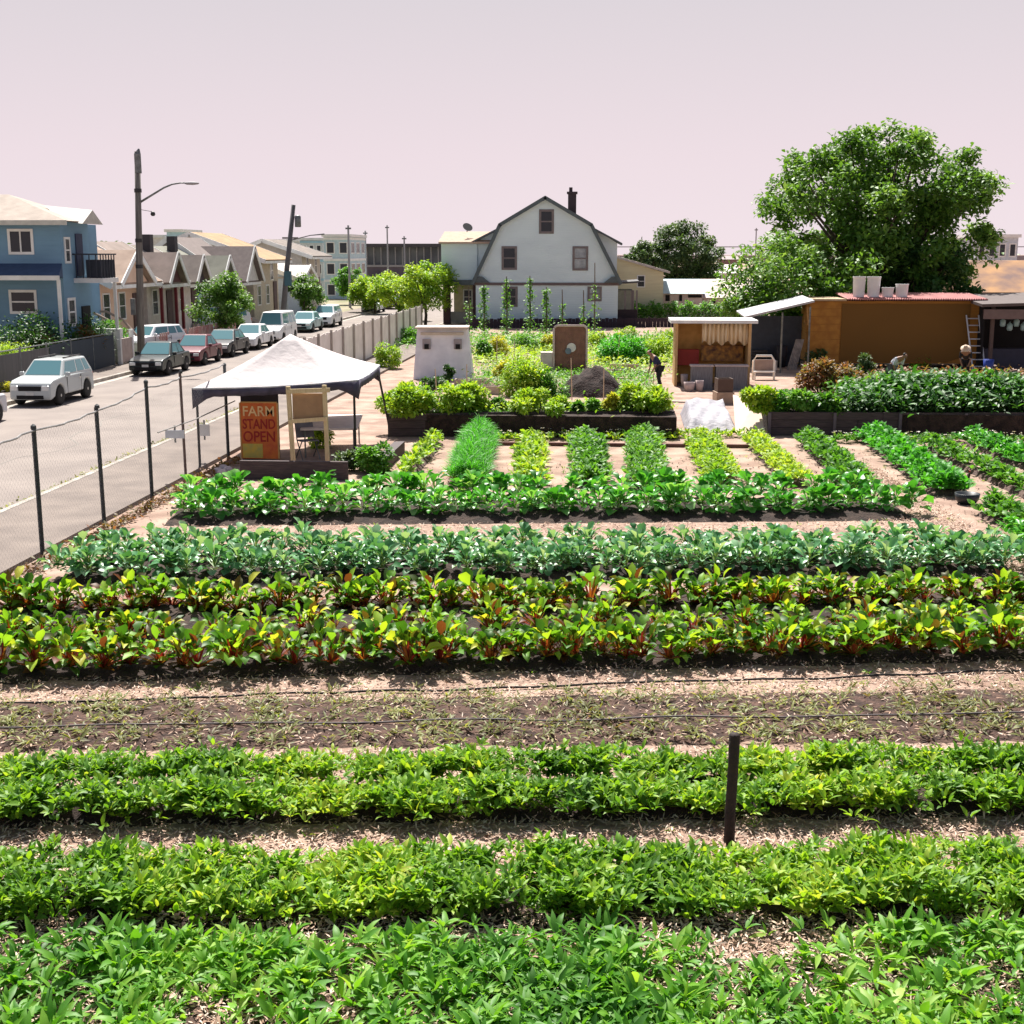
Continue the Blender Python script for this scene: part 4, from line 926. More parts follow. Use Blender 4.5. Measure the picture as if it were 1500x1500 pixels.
m = MB(); m.obox((dx2*.72, 0, H2*.74), (.5, 0, 0), (0, .05, 0), (0, 0, .05)); m.build('crossarm', M_pole, up)
MB().obox((dx2*.5+.05, -.2, H2*.42), (.2, 0, 0), (0, .15, 0), (0, 0, .45)).build('switch_box', mat('teal_box', (.06, .14, .17)), up)
v = [(dx2*.7, 0, H2*.72), (dx2*.7+1.3, 0, H2*.76), (dx2*.7+2.2, 0, H2*.77)]
MB().path(v, [.04, .03, .05], 6).build('lamp_arm', M_galv, up)
for i, (px, pt, Y, lb) in enumerate([(510, 330, 118, 'thin grey pole rising in front of the light blue flats'), (535, 338, 150, 'thin pale pole standing left of the station centre'), (567, 330, 165, 'tallest thin pole in front of the station'), (592, 346, 150, 'short thin pole right of the station centre'), (1108, 334, 200, 'thin pole on the viaduct left of the big tree')]):
    t_ = D(px, pt, Y); o = empty('light_pole', (t_.x, Y, 0), 0, lb, 'pole', 'thin distant poles'); MB().tube((0, 0, 0), (0, 0, t_.z), .13, .09, 6).build('shaft', mat('pole_pale', (.30, .30, .32)), o)
    MB().box(-.25, .25, -.08, .08, t_.z-.35, t_.z-.2).build('lamp_head', M_galv, o)

# ------------------------------------------------------------------ left fences
# near chain link fence
FX = -9.3; FH = 2.28
cf = empty('chain_link_fence', Vector((FX, 21.1, 0)), 0, 'chain link fence with dark steel posts along the near side of the street', 'fence')
fy = [10.2, 12.7, 15.2, 17.8, 20.4, 23.1, 25.7, 27.9, 31.2]; 
for i, y in enumerate(fy):
    rr = .038 if i not in (7,) else .03
    hh = {4: 2.2, 5: 2.22, 6: 2.42, 7: 2.42, 8: 2.3}.get(i, 2.2)
    o = MB().tube((0, y-21.1, -.1), (-.02*(i % 2), y-21.1, hh), rr, rr, 10).build('post', M_fpost if i != 7 else mat('rust_post', (.12, .08, .07)), cf)
    MB().lathe([(rr*1.25, hh-.02), (rr*1.2, hh+.03), (.01, hh+.06)], (0, y-21.1, 0), n=10).build('post_cap', M_fpost, o)
m = MB()
for i in range(len(fy)-1):
    a, b = fy[i]-21.1, fy[i+1]-21.1; P_ = []
    for k in range(13): t_ = k/12; P_.append((.02*math.sin(k*2+i), a+(b-a)*t_, 2.16+.006*math.sin(k*1.7+i)-.05*math.sin(PI*t_)+(.16 if i >= 6 else (.16*t_ if i == 5 else 0))))
    m.path(P_, .018, 6)
m.build('top_wire', mat('wire_grey', (.24, .23, .23)), cf)
m = MB(); wire = .0010
y0, y1, hT = fy[0]-21.1, fy[-1]-21.1, 2.12
step = .11; k = y0-hT
while k < y1:
    for s in (1, -1):
        a0, a1 = (k, k+hT) if s == 1 else (k+hT, k)
        za, zb_ = .03, hT
        ya, yb = a0, a1
        def clip(y): return max(y0, min(y1, y))
        f0 = (clip(ya)-ya)/(yb-ya); f1 = (clip(yb)-ya)/(yb-ya)
        if abs(f1-f0) > 1e-4 and min(max(ya, yb), y1) > max(min(ya, yb), y0):
            P0 = Vector((0.004*s, ya+(yb-ya)*f0, za+(zb_-za)*f0)); P1 = Vector((.004*s, ya+(yb-ya)*f1, za+(zb_-za)*f1)); m.path([P0, P1], wire, 3, caps=False)
    k += step
m.build('wire_mesh', mat('mesh_wire', (.45, .44, .43), .4), cf)
m = MB(); m.path([(0.05, 5.0, 1.34), (.05, 7.5, 1.30), (.05, 10.7, 1.36)], .014, 6); m.build('mid_rail', mat('wire_grey2', (.3, .29, .28)), cf)
def sign_plate(label, p, w_, h_, m_, n_=(0, -1, 0), name='notice_sign'):
    o = empty(name, p, 0, label, 'sign'); MB().box(-w_/2, w_/2, -.01, .01, -h_/2, h_/2).build('board', m_, o)
    MB().box(-.02, .02, .012, .025, -h_/2-.1, h_/2+.1).build('tie', M_galv, o); return o
v = D(299, 630, 30.2); sign_plate('small white notice hung on the fence left of the tent', v, .27, .28, M_white)
v = D(256, 636, 27.6); sign_plate('pale cloth banner draped on the fence between the third and fourth posts', v, .42, .18, mat('cloth_pale', (.62, .66, .72)), name='cloth_banner')
# weeds along the gutter
hedge('scruffy dry weeds growing along the near kerb', (KR-.05, 16, 0), (KR-.05, 42, 0), .08, .1, LM_sparse, 1500, .09, name='gutter_weeds', cat='weeds')
hedge('low weeds and dry grass at the foot of the chain link fence', (FX+.2, 15, 0), (FX+.3, 31, 0), .12, .3, LM_red, 1800, .1, name='gutter_weeds', cat='weeds')
# pale board fence beyond the tent
pf = empty('board_fence', Vector((-11.3, 48, 0)), 0, 'pale weathered board fence running beside the road beyond the tent', 'fence')
m = MB(); ln = 32.
for i in range(106): m.box(-.015, .015, i*.3, i*.3+.285, .05, 1.8+.03*math.sin(i*2.3))
m.build('boards', mat('pale_board', (.86, .80, .76), .85, (.74, .68, .64), 1.5), pf)
for i in range(14): MB().box(.016, .11, i*2.4, i*2.4+.09, 0, 1.9).build('post', mat('pale_post', (.42, .37, .33)), pf)
# dark slatted fence before the blue house
df = empty('slatted_fence', Vector((-21.55, 42, .1)), 0, 'dark slatted chain link fence in front of the blue house shrubs', 'fence')
MB().box(-.015, .015, 7.2, 13.8, .05, 1.38).build('slat_panel', mat('slat_navy', (.035, .05, .065), .7, (.025, .035, .05), 2, stretch=(1, 20, .2)), df)
MB().box(-.015, .015, 0, 7.1, .05, 1.3).build('slat_panel', mat('slat_grey', (.13, .125, .125), .8, (.08, .08, .08), 2, stretch=(1, 20, .2)), df)
for i in range(7): MB().tube((0, i*2.3, 0), (0, i*2.3, 1.5), .04, .04, 8).build('post', M_galv, df)
MB().path([(0, 0, 1.42), (0, 6.9, 1.44), (0, 13.8, 1.45)], .025, 6).build('top_rail', M_galv, df)
wf = empty('white_gate', Vector((-21.5, 56.3, .1)), 0, 'white gate posts and low white wall at the end of the dark slatted fence', 'gate')
MB().box(-.08, .08, 0, .16, 0, 1.6).build('post', M_white, wf); MB().box(-.08, .08, 1.5, 1.66, 0, 1.5).build('post', M_white, wf); MB().box(-.05, .05, .18, 1.48, .1, 1.15).build('panel', mat('gate_tan', (.45, .36, .32)), wf)
cw = MB().box(-24.4, -21.7, 57.2, 57.4, .1, 1.65).build('garden_wall', M_white, label='short white garden wall at the right end of the blue house shrubs', cat='wall')
# peach house arched stair rail
sr = empty('stair', Vector((-22.6, 61.2, .1)), 0, 'curved pinkish concrete stair between the blue house and the peach bungalow', 'stair')
m = MB()
for k in range(6): m.box(-2.3+k*.33, -2.3+(k+1)*.33, -.7, .7, 0, 1.3-.2*k)
m.build('steps', M_conc, sr)
m = MB()
for s in (-.78, .78): m.path([(-2.3, s, 2.1), (-1.6, s, 2.1), (-.8, s, 1.7), (-.2, s, 1.0), (0, s, .5)], .06, 6)
m.build('handrail', mat('rail_tan', (.38, .28, .22)), sr)
# red white items on pavement
for i in range(3):
    y = 62+i*4.5
    f_ = empty('picket_fence', Vector((-21.6, y, .1)), 0, ['reddish picket fence panel behind the black hatchback', 'reddish picket fence panel behind the maroon car', 'reddish picket fence panel left of the bushy street tree'][i], 'fence', 'reddish front yard fence panels')
    m = MB()
    for k in range(14): m.box(-.02, .02, k*.3, k*.3+.14, 0, 1.05)
    m.box(-.05, -.021, 0, 4.1, .25, .35); m.box(-.05, -.021, 0, 4.1, .8, .9); m.build('pickets', mat('dull_red', (.42, .16, .15), .8, (.5, .38, .34), 1.2), f_)

# shrubs of the blue house
for i, (x, y, w_, h_, mt, lb) in enumerate([(-23.4, 50.6, 3.6, 2.9, LM_dark, 'dark leafy shrub at the left edge in front of the blue house'), (-23.6, 53.2, 3.4, 2.95, LM_dark, 'tall dark shrub with reddish tips under the lower blue house window'),
        (-23.2, 56.0, 3.0, 2.9, LM_dark, 'dark green shrub by the blue house corner post'), (-22.6, 58.2, 1.7, 2.3, LM_mid, 'lighter green shrub beside the blue house door'), (-23.2, 51.8, 1.9, 2.1, LM_red, 'reddish brown shrub amid the blue house shrubs'), (-22.5, 54.9, 1.8, 2.0, LM_red, 'brownish shrub near the white gate of the blue house')]):
    shrub('shrub', lb, 'shrub', (x, y, .1), w_, h_, mt, Ls=.13, N=4200)
shrub('hedge_ball', 'rounded lime green clipped bush at the left edge above the grey slatted fence', 'bush', (-22.55, 48.2, .1), 1.7, 1.9, LM_lime, Ls=.07, N=6000)
shrub('shrub', 'small yellow-green weed clump on the pavement behind the silver sport utility vehicle', 'weeds', G(40, 566, .13), .5, .65, LM_lime, Ls=.1, N=500)
shrub('shrub', 'yellowish weed clump at the left edge above the kerb', 'weeds', G(8, 574, .13), .7, .4, LM_yel, Ls=.08, N=500)

# ------------------------------------------------------------------ tent
tf = [Vector((-9.45, 29.4, 0)), Vector((-6.15, 31.4, 0)), Vector((-6.2, 34.9, 0)), Vector((-9.4, 33.3, 0))]
te = 1.93; cen = sum(tf, Vector())/4
tn = empty('canopy_tent', cen, 0, 'white peaked pop-up canopy tent with a dark underside sheltering the farm stand', 'tent')
ez = [te+.0, te+.02, te+.08, te+.02]
cor = [tf[i]-cen+(tf[i]-cen).normalized()*.12+Vector((0, 0, ez[i])) for i in range(4)]; apx = Vector((-7.91, 32.3, 3.0))-cen
def canopy_z(a, b, u, v):   # u along the edge, v from edge to apex, slightly sagging
    p = a.lerp(b, u).lerp(apx, v); p.z -= .16*math.sin(PI*v)*(.5+.5*math.sin(PI*u)) ; return p
m = MB()
for i in range(4):
    a, b = cor[i], cor[(i+1) % 4]; o0 = len(m.v); n = 8; V = []
    for v_ in range(n+1):
        for u_ in range(n+1):
            p = canopy_z(a, b, u_/n, v_/n)
            if v_ == 0: p.z -= .05*math.sin(PI*u_/n)
            V.append(p)
    m.add(V, [(r_*(n+1)+c, r_*(n+1)+c+1, (r_+1)*(n+1)+c+1, (r_+1)*(n+1)+c) for r_ in range(n) for c in range(n)])
cn = m.build('canopy', mat('canopy_white', (.50, .455, .455), .8, (.46, .42, .42), 1, .5, 5), tn, smooth=True)
bmx = bmesh.new(); bmx.from_mesh(cn.data); bmesh.ops.remove_doubles(bmx, verts=bmx.verts, dist=.001); bmx.to_mesh(cn.data); bmx.free()
M_val = mat('valance_shade', (.085, .075, .12), .85, (.05, .045, .07), 4)  # backlit valance: its shade is put into this dark colour
for i in range(4):
    a, b = cor[i], cor[(i+1) % 4]; m = MB(); n = 24; V = []
    for k in range(n+1):
        u = k/n; p = a.lerp(b, u); p.z -= .05*math.sin(PI*u); out = Vector((p.x, p.y, 0)).normalized()*.02
        edge = min(u, 1-u); drop = .20 + .28*max(0, 1-edge/.13)**1.5+.01*math.sin(k*2)
        V += [p+out*(1+.3*math.sin(k)), p+out-Vector((0, 0, drop))]
    m.add(V, [(2*k, 2*k+2, 2*k+3, 2*k+1) for k in range(n)])
    va = m.build('valance', M_val, tn, smooth=True); q = va.modifiers.new('s', 'SOLIDIFY'); q.thickness = .008
    m = MB(); m.path([a.lerp(b, k/n)+Vector((0, 0, -.012-.05*math.sin(PI*k/n))) for k in range(n+1)], .02, 6); m.build('eave_tube', mat('tube_light', (.55, .58, .60)), tn)
for i in range(4):
    base = tf[i]-cen+(Vector((.28, .5, 0)) if i == 2 else Vector((0, 0, 0)))
    MB().tube(base, tf[i]-cen+Vector((0, 0, ez[i])), .032, .03, 8).build('leg', M_black, tn)
# tent curtain behind the sign
MB().slab([(-1.05, -1.35, .0), (-.25, -.85, .0), (-.25, -.85, 1.75), (-1.05, -1.35, 1.75)], .03).build('curtain', mat('curtain_dark', (.035, .03, .045)), tn)

# raised wall of timber under the tent
a, b = G(352, 702), G(512, 700)
MB().box(0, (b-a).length, 0, .12, 0, .42).build('timber_edging', M_wood, label='short weathered timber wall at the foot of the tent and the signpost', cat='timber wall', loc=a)
# farm stand sign
sa, sb = D(352, 590, 30.6), D(408, 672, 30.6); sw, sh = sb.x-sa.x, sa.z-sb.z
sg = empty('farm_stand_sign', Vector(((sa.x+sb.x)/2, 30.6, sb.z)), 0, 'tall orange and red hand-painted FARM STAND OPEN sign under the tent', 'sign')
def mpaint():
    m_ = mat('sign_orange', (.62, .17, .03), .7, (.50, .10, .03), 5); return m_
MB().box(-sw/2, sw/2, -.02, .02, 0, sh).build('board', mpaint(), sg)
MB().box(-sw/2+.02, sw*.08, -.028, -.021, .02, sh*.27).build('yellow_panel', mat('sign_yellow', (.62, .42, .06), .7, (.40, .36, .10), 6), sg)
m = MB()
for (x0, x1, z0, z1) in ((-sw/2-.03, -sw/2, 0, sh), (sw/2, sw/2+.03, 0, sh), (-sw/2, sw/2, sh, sh+.03)): m.box(x0, x1, -.03, .03, z0, z1)
m.build('frame', mat('sign_frame', (.55, .33, .12)), sg)
def text(s, size, loc, m_, parent, wid=None, name='lettering'):
    cu = bpy.data.curves.new('t', 'FONT'); cu.body = s; cu.size = size; cu.align_x = 'CENTER'; cu.extrude = .004; cu.offset = .004
    to = bpy.data.objects.new('t', cu); COL.objects.link(to); dg = bpy.context.evaluated_depsgraph_get(); dg.update()
    me = bpy.data.meshes.new_from_object(to.evaluated_get(dg)); bpy.data.objects.remove(to); me.materials.clear(); me.materials.append(m_)
    o = bpy.data.objects.new(name, me); COL.objects.link(o); o.parent = parent; o.rotation_euler = (PI/2, 0, 0); o.location = loc
    if wid:
        xs = [v.co.x for v in me.vertices]; o.scale.x = wid/(max(xs)-min(xs))
    return o
M_redp = mat('sign_red', (.34, .015, .01), .6); M_yelp = mat('sign_yelp', (.78, .55, .28), .6)
text('FARM', .34, (0, -.030, sh*.77), M_yelp, sg, sw*.86); text('STAND', .34, (0, -.030, sh*.54), M_redp, sg, sw*.9); text('OPEN', .36, (0, -.030, sh*.31), M_redp, sg, sw*.88)
# wooden signpost
wp = empty('wooden_signpost', Vector((G(455, 700).x, 29.0, 0)), 0, 'pale pine frame signpost with a blank brown board beside the tent', 'signpost')
def wl(px, py): v = D(px, py, 29.0); return Vector((v.x-wp.location.x, 0, v.z))
for (t_, b_) in (((422, 566), (431, 700)), ((475, 564), (481, 700))):
    q0, q1 = wl(*b_), wl(*t_); q0.z = -.05; d_ = q1-q0; sx = Vector((.045, 0, 0)); m = MB(); m.obox((q0+q1)/2, sx, (0, .045, 0), d_/2); m.build('post', M_pine, wp)
q0, q1 = wl(428, 576), wl(477, 615); MB().box(q0.x+.0, q1.x, .0, .03, q1.z, q0.z).build('board', mat('board_tan', (.36, .22, .12), .8), wp)
m = MB(); a1, a2 = wl(420, 573), wl(484, 571); m.obox((a1+a2)/2+Vector((0, -.06, 0)), (a2-a1)/2, (0, .02, 0), (0, 0, .05)); a1, a2 = wl(424, 617), wl(480, 613); m.obox((a1+a2)/2+Vector((0, -.06, 0)), (a2-a1)/2, (0, .02, 0), (0, 0, .045)); m.build('rail', M_pine, wp)
# folding chair by the signpost
fc = empty('folding_chair', Vector((G(440, 680).x, 31.3, 0)), R(30), 'grey folding chair half hidden behind the pine signpost', 'chair')
MB().slab([(-.22, -.2, .45), (.22, -.2, .45), (.22, .22, .43), (-.22, .22, .43)], .03).build('seat', mat('chair_grey', (.16, .15, .17)), fc)
MB().slab([(-.22, .22, .5), (.22, .22, .5), (.22, .36, .95), (-.22, .36, .95)], .03).build('backrest', mat('chair_grey', (.16, .15, .17)), fc)
for s in (-.22, .22):
    MB().path([(s, .36, .95), (s, .2, .45), (s, -.25, 0)], .015, 6).build('leg', M_galv, fc); MB().path([(s, -.2, .45), (s, .3, 0)], .015, 6).build('leg', M_galv, fc)
# stand counter table and crates beneath tent
tb_ = empty('folding_table', Vector((-7.4, 32.8, 0)), R(8), 'pale sheet-covered table top under the right half of the tent', 'table')
MB().box(-.3, 1.1, -1.5, 1.3, .70, .75).build('tabletop', mat('table_cloth', (.66, .57, .52), .8), tb_)
for x_ in (-.2, 1.0):
    for y_ in (-1.4, 1.2): MB().tube((x_, y_, 0), (x_, y_, .7), .02).build('leg', M_galv, tb_)
shrub('potted_plant', 'lime green leafy plant under the brown signpost board', 'plant', G(460, 655), .9, .75, LM_lime, Ls=.11, N=900)
shrub('shrub', 'dark leafy shrub at the right end of the short timber wall by the tent', 'shrub', G(540, 694), .95, 1.05, LM_mid, Ls=.1, N=2600)
shrub('shrub', 'grey-green bush under the right front leg of the tent', 'shrub', G(515, 690), .8, .6, LM_fartree, Ls=.09, N=1200)
a = G(545, 692); b = G(578, 664)
MB().prism([a, b, b+Vector((.25, .1, 0)), a+Vector((.3, 0, 0))], (0, 0, .3)).build('timber_box', mat('dark_box', (.05, .03, .035)), label='dark timber planter edge right of the leafy shrub near the tent', cat='planter')
# sandbag like stones at left pole
for i in range(4):
    bm_ = MB().lathe([(.02, 0), (.11, .02), (.12, .09), (.07, .16), (.01, .17)], n=10).build('stone', mat('stone_pale', (.6, .5, .48)), smooth=True, label='pale stone weighing down the left tent leg', cat='stone', group='stones at the left tent leg', loc=(-8.9+.17*(i % 2), 29.4-.22*i, 0)); bm_.scale = (1, 1.2, .8)

# ------------------------------------------------------------------ raised garden behind
def timber_wall(label, A, B, h, post=True, name='timber_wall', lay=3):
    A, B = Vector(A), Vector(B); ln = (B-A).length; o = empty(name, A, math.atan2((B-A).y, (B-A).x), label, 'retaining wall')
    for k in range(lay):
        m = MB(); off = random.uniform(0, 1.5); x_ = 0
        while x_ < ln-.01:
            x2 = min(ln, x_+2.4+off*(1 if x_ == 0 else 0)); j = random.uniform(-.012, .012); m.box(x_+.006, x2-.006, j, .14+j, k*h/lay+.006, (k+1)*h/lay-.004+random.uniform(-.01, .008)*(k == lay-1)); x_ = x2
        m.build('plank', M_wood, o)
    if post:
        for i in range(int(ln/1.8)+1): MB().box(i*1.8-.04, i*1.8+.04, -.075, -.016, 0, h*.98).build('post', mat('wall_post', (.12, .10, .12)), o)
    return o
A = G(568, 640); B = G(988, 636); timber_wall('long weathered purple-brown timber wall holding the garden left of the white tarpaulin', A, B, .66, post=False)
MB().box(A.x, B.x, A.y+.15, A.y+3.6, 0, .6).build('raised_soil', M_soil, kind='structure')
A2 = G(1126, 638); B2 = G(1640, 640); timber_wall('long dark timber wall holding the garden at the right, under the dark green crop', A2, B2, .66)
MB().box(A2.x, B2.x, A2.y+.15, A2.y+5.0, 0, .6).build('raised_soil', M_soil, kind='structure')
# small seedlings at wall feet
def feet(label, px0, px1, py, N, mt=LM_lime):
    a, b = G(px0, py), G(px1, py); u = RNG.uniform(0, 1, N); C = np.array(a)+np.outer(u, np.array(b-a)); C[:, 1] += RNG.uniform(-.25, .25, N); C[:, 2] = RNG.uniform(.02, .15, N)
    V, Fq, ix = rosette(C, 6, (.08, .17), .4, (.3, 1.4), (.3, 1)); V2, F2, i2 = rosette(C[::3]+np.array([0, 0, .15]), 5, (.03, .05), .7, (.1, .6), (0, .3))
    V, Fq, va, mi = join([(V, Fq, rvar(ix), 0), (V2, F2, rvar(i2), 1)])
    npobj('seedlings', npmesh('seedlings', V, Fq, va, [mt, LM_petal], mi), label=label, cat='seedlings', kind='stuff')
feet('line of pale seedlings at the foot of the left timber wall', 700, 990, 644, 170)
feet('pale flowering seedlings at the foot of the right timber wall', 1215, 1500, 648, 220, LM_mid)
feet('small weeds in front of the white tarpaulin', 990, 1120, 640, 90)
MB().box(G(715, 652).x, G(1130, 652).x, G(715, 652).y-.06, G(715, 652).y+.06, 0, .09).build('timber_edging', mat('edge_brown', (.16, .08, .07), .9), label='low reddish timber edging along the heads of the crop rows', cat='timber edging')

def sp_(px, py, z=0): return G(px, py, z)
GARD = [
 (600, 604, .62, 95, 50, LM_lime, 'lime green bush at the left end of the left timber wall'),
 (668, 603, .62, 95, 46, LM_lime, 'lime green bush just below the white tapered shed'),
 (720, 602, .62, 45, 22, LM_mid, 'low green plants in the gap between two lime bushes behind the left timber wall'),
 (790, 603, .62, 130, 34, LM_lime, 'long low lime bush behind the middle of the left timber wall'),
 (862, 603, .62, 60, 20, LM_mid, 'low sparse greens in front of the dark compost heap'),
 (932, 603, .62, 105, 44, LM_lime, 'lime bush at the right end of the left timber wall, below the bending person'),
 (893, 603, .62, 26, 40, LM_yel, 'yellow flowering plant right of the compost heap'),
 (770, 580, 0, 80, 62, LM_lime, 'tall yellow-green shrub between the white tapered shed and the compost heap'),
 (808, 582, 0, 62, 44, LM_mid, 'mid green leafy shrub left of the compost heap'),
 (742, 562, 0, 32, 46, LM_yel, 'yellow-green shrub beside the pinkish path'),
 (728, 526, 0, 36, 42, LM_yel, 'yellowish bush behind the garden path near the white house'),
 (708, 530, 0, 30, 46, LM_mid, 'dark green bush right of the white tapered shed'),
 (775, 516, 0, 44, 32, LM_mid, 'bright green bush under the left bean poles'),
 (803, 516, 0, 30, 30, LM_yel, 'yellow-green bush just left of the brown clay oven'),
 (872, 512, 0, 30, 34, LM_lime, 'lime plant with orange flowers right of the brown clay oven'),
 (912, 532, 0, 90, 44, LM_onion, 'large smooth green bush left of the bending person'),
 (965, 528, 0, 60, 44, LM_lime, 'lime bush between the bending person and the orange kiosk'),
 (985, 505, 0, 44, 24, LM_lime, 'low lime plants left of the orange kiosk roof'),
 (915, 500, 0, 34, 24, LM_lime, 'small round topped lime plant under the dark board fence'),
 (570, 540, 0, 40, 45, LM_lime, 'lime bush beside the pale road fence right of the tent top'),
 (598, 505, 0, 34, 32, LM_mid, 'green shrub at the corner of the white house porch'),
 (575, 600, .0, 30, 20, LM_lime, 'small lime plant just right of the tent'),
 (1110, 603, .62, 55, 44, LM_lime, 'feathery lime green plant at the left end of the right timber wall'),
 (1165, 603, .62, 75, 42, LM_mid, 'green plants with orange flowers behind the right timber wall'),
 (1215, 603, .62, 50, 34, LM_mid, 'green plants left of the dark green crop on the right wall'),
 (1200, 575, 0, 60, 60, LM_red, 'brownish twiggy shrub in front of the brown shed, left part'),
 (1240, 570, 0, 46, 45, LM_red, 'russet shrub in front of the brown shed, right of the twiggy one'),
 (1265, 560, 0, 30, 50, LM_fartree, 'thin greyish sapling in front of the brown shed'),
 (1195, 540, 0, 36, 36, LM_fartree, 'dusty green shrub at the left corner of the brown shed'),
 (1450, 590, 0, 60, 36, LM_red, 'reddish dry shrub below the dark shelter'),
 (1488, 596, 0, 40, 50, LM_mid, 'leafy green shrub at the right edge above the right timber wall'),
 (1130, 520, 0, 50, 30, LM_fartree, 'grey-green bush under the lean-to roof'),
 (1345, 540, 0, 30, 30, LM_lime, 'pale lime plant between the garden workers'),
 (1080, 490, 0, 40, 22, LM_dark, 'dark bush behind the kiosk roof'),
]
for (px, py, z, wp_, hp_, mt, lb) in GARD:
    b = G(px, py, z); 
    if z > 0: b.y = max(b.y, A.y+.4)
    sc = (b.y)/F*1.03; fl = (LM_orange, 22) if 'orange flowers' in lb else None
    shrub('garden_shrub', lb, 'shrub', b, wp_*sc, hp_*sc*.95, mt, Ls=.12 if mt is not LM_onion else .17, flow=fl, stemy=True, N=int(500+wp_*hp_*.75))
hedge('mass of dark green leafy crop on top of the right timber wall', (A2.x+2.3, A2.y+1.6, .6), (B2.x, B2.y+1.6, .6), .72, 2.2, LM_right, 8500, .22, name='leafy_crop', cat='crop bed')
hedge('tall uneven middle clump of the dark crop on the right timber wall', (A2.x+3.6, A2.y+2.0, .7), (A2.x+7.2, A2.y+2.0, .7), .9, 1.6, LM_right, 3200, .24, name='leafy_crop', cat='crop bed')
hedge('dry russet brush between the dark crop and the brown shed', (G(1180, 560).x, 50.5, 0), (G(1560, 560).x, 50.5, 0), .5, 6, LM_red, 5200, .2, name='brush', cat='brush')
hedge('green weeds between the dark crop and the brown shed', (G(1180, 560).x, 48.5, 0), (G(1560, 560).x, 47, 0), .55, 6, LM_mid, 5200, .2, name='brush', cat='brush')
hedge('low front leaves coloured dark as shade under the dark crop on the right timber wall', (A2.x+1.6, A2.y+.45, .6), (B2.x, B2.y+.45, .6), .4, .6, LM_dark, 4200, .17, name='leafy_crop', cat='crop bed')  # shade at the foot of the crop, painted as dark leaf colour
hedge('low leafy growth covering the soil of the left raised bed between the lime bushes', (A.x+.2, A.y+.75, .6), (B.x-.1, B.y+.75, .6), .28, 1.3, LM_lime, 2600, .13, name='ground_greens', cat='ground cover')
hedge('trailing greens spilling over the top edge of the left timber wall', (A.x+.1, A.y+.12, .6), (B.x-.3, B.y+.12, .6), .12, .22, LM_mid, 700, .11, name='ground_greens', cat='ground cover')
hedge('low garden greens scattered between the paths behind the compost heap', (G(700, 520).x, 62, 0), (G(985, 510).x, 62, 0), .5, 14, LM_lime, 6500, .17, name='ground_greens', cat='ground cover')
hedge('patchy low greens and weeds around the compost heap and planter boxes', (G(690, 560).x, 52, 0), (G(960, 560).x, 52, 0), .35, 9, LM_mid, 5200, .14, name='ground_greens', cat='ground cover')
hedge('weedy greens below the board fence of the white house', (G(600, 500).x-1, 73, 0), (G(1000, 500).x, 73, 0), .5, 10, LM_mid, 6000, .2, name='ground_greens', cat='ground cover')
hedge('yellow-orange flower patch at the near end of the smooth bright green row', G(665, 700), G(692, 700), .3, .25, LM_orange, 260, .09, name='flower_patch', cat='flowers')

# bean poles with vines in front of the white house
for i, (px, pt, pb, vine) in enumerate([(709, 415, 480, 1), (742, 405, 482, 1), (776, 404, 480, 1), (800, 420, 482, 1), (823, 424, 480, 0), (854, 425, 478, 0), (870, 385, 478, 0), (687, 420, 476, 0)]):
    b = G(px, 492); t_ = D(px, pt, b.y); lbs = ['bean pole at the left corner of the white house', 'thick leafy bean pole over the lower left house window', 'leafy bean pole third from the left house corner', 'bean pole in the middle of the white house front', 'bare bean pole right of the house middle', 'short bare bean pole left of the lower right window', 'tallest thin bean pole crossing the lower right window', 'bean pole in front of the left porch']
    o = empty('bean_pole', b, 0, lbs[i], 'bean pole', 'bean poles in front of the white house'); H = t_.z
    MB().path([(0, 0, 0), (.03, 0, H*.5), (0, 0, H)], [.05, .045, .03], 6).build('pole', mat('cane', (.16, .12, .10)), o)
    N = 420 if vine else 120; u = RNG.uniform(0, 1, N); C = np.stack([RNG.normal(0, .10+.10*(1-u)), RNG.normal(0, .1, N), u*H*(.95 if vine else .7)], 1)
    V, Fq, ix = leaves(C, RNG.uniform(0, 6.3, N), RNG.normal(0, .5, N), RNG.uniform(.1, .2, N), RNG.uniform(.08, .14, N), RNG.uniform(0, 1, N), .2, 'oval')
    npobj('vine', npmesh('vine', V, Fq, rvar(ix), [LM_mid]), o)

for i in range(9):
    px, py = [(640, 590), (684, 588), (752, 548), (838, 590), (884, 588), (905, 535), (1000, 540), (728, 545), (955, 592)][i]; b_ = G(px, py)
    MB().path([(0, 0, -.05), (.02*(i % 3-1), 0, .6), (.05*(i % 3-1), .02, 1.15+.12*(i % 4))], [.022, .02, .016], 6).build('garden_stake', mat('stake_pale', (.55, .44, .30), .8), label='thin pale garden stake standing among the green beds left of the kiosk', cat='stake', group='thin pale garden stakes', loc=b_)
for i, (px, py, a_) in enumerate([(700, 560, 20), (668, 575, -30), (740, 590, 5), (955, 545, 40), (1010, 590, -12), (905, 555, 12)]):
    b_ = G(px, py); q_ = MB().box(-.6, .6, -.09, .09, 0, .05).build('loose_plank', mat('plank_pale', (.60, .50, .42), .85, (.45, .36, .3), 4), label='loose pale plank lying on the ground between the garden beds', cat='plank', group='loose pale planks in the garden', loc=b_); q_.rotation_euler = (0, 0, R(a_))
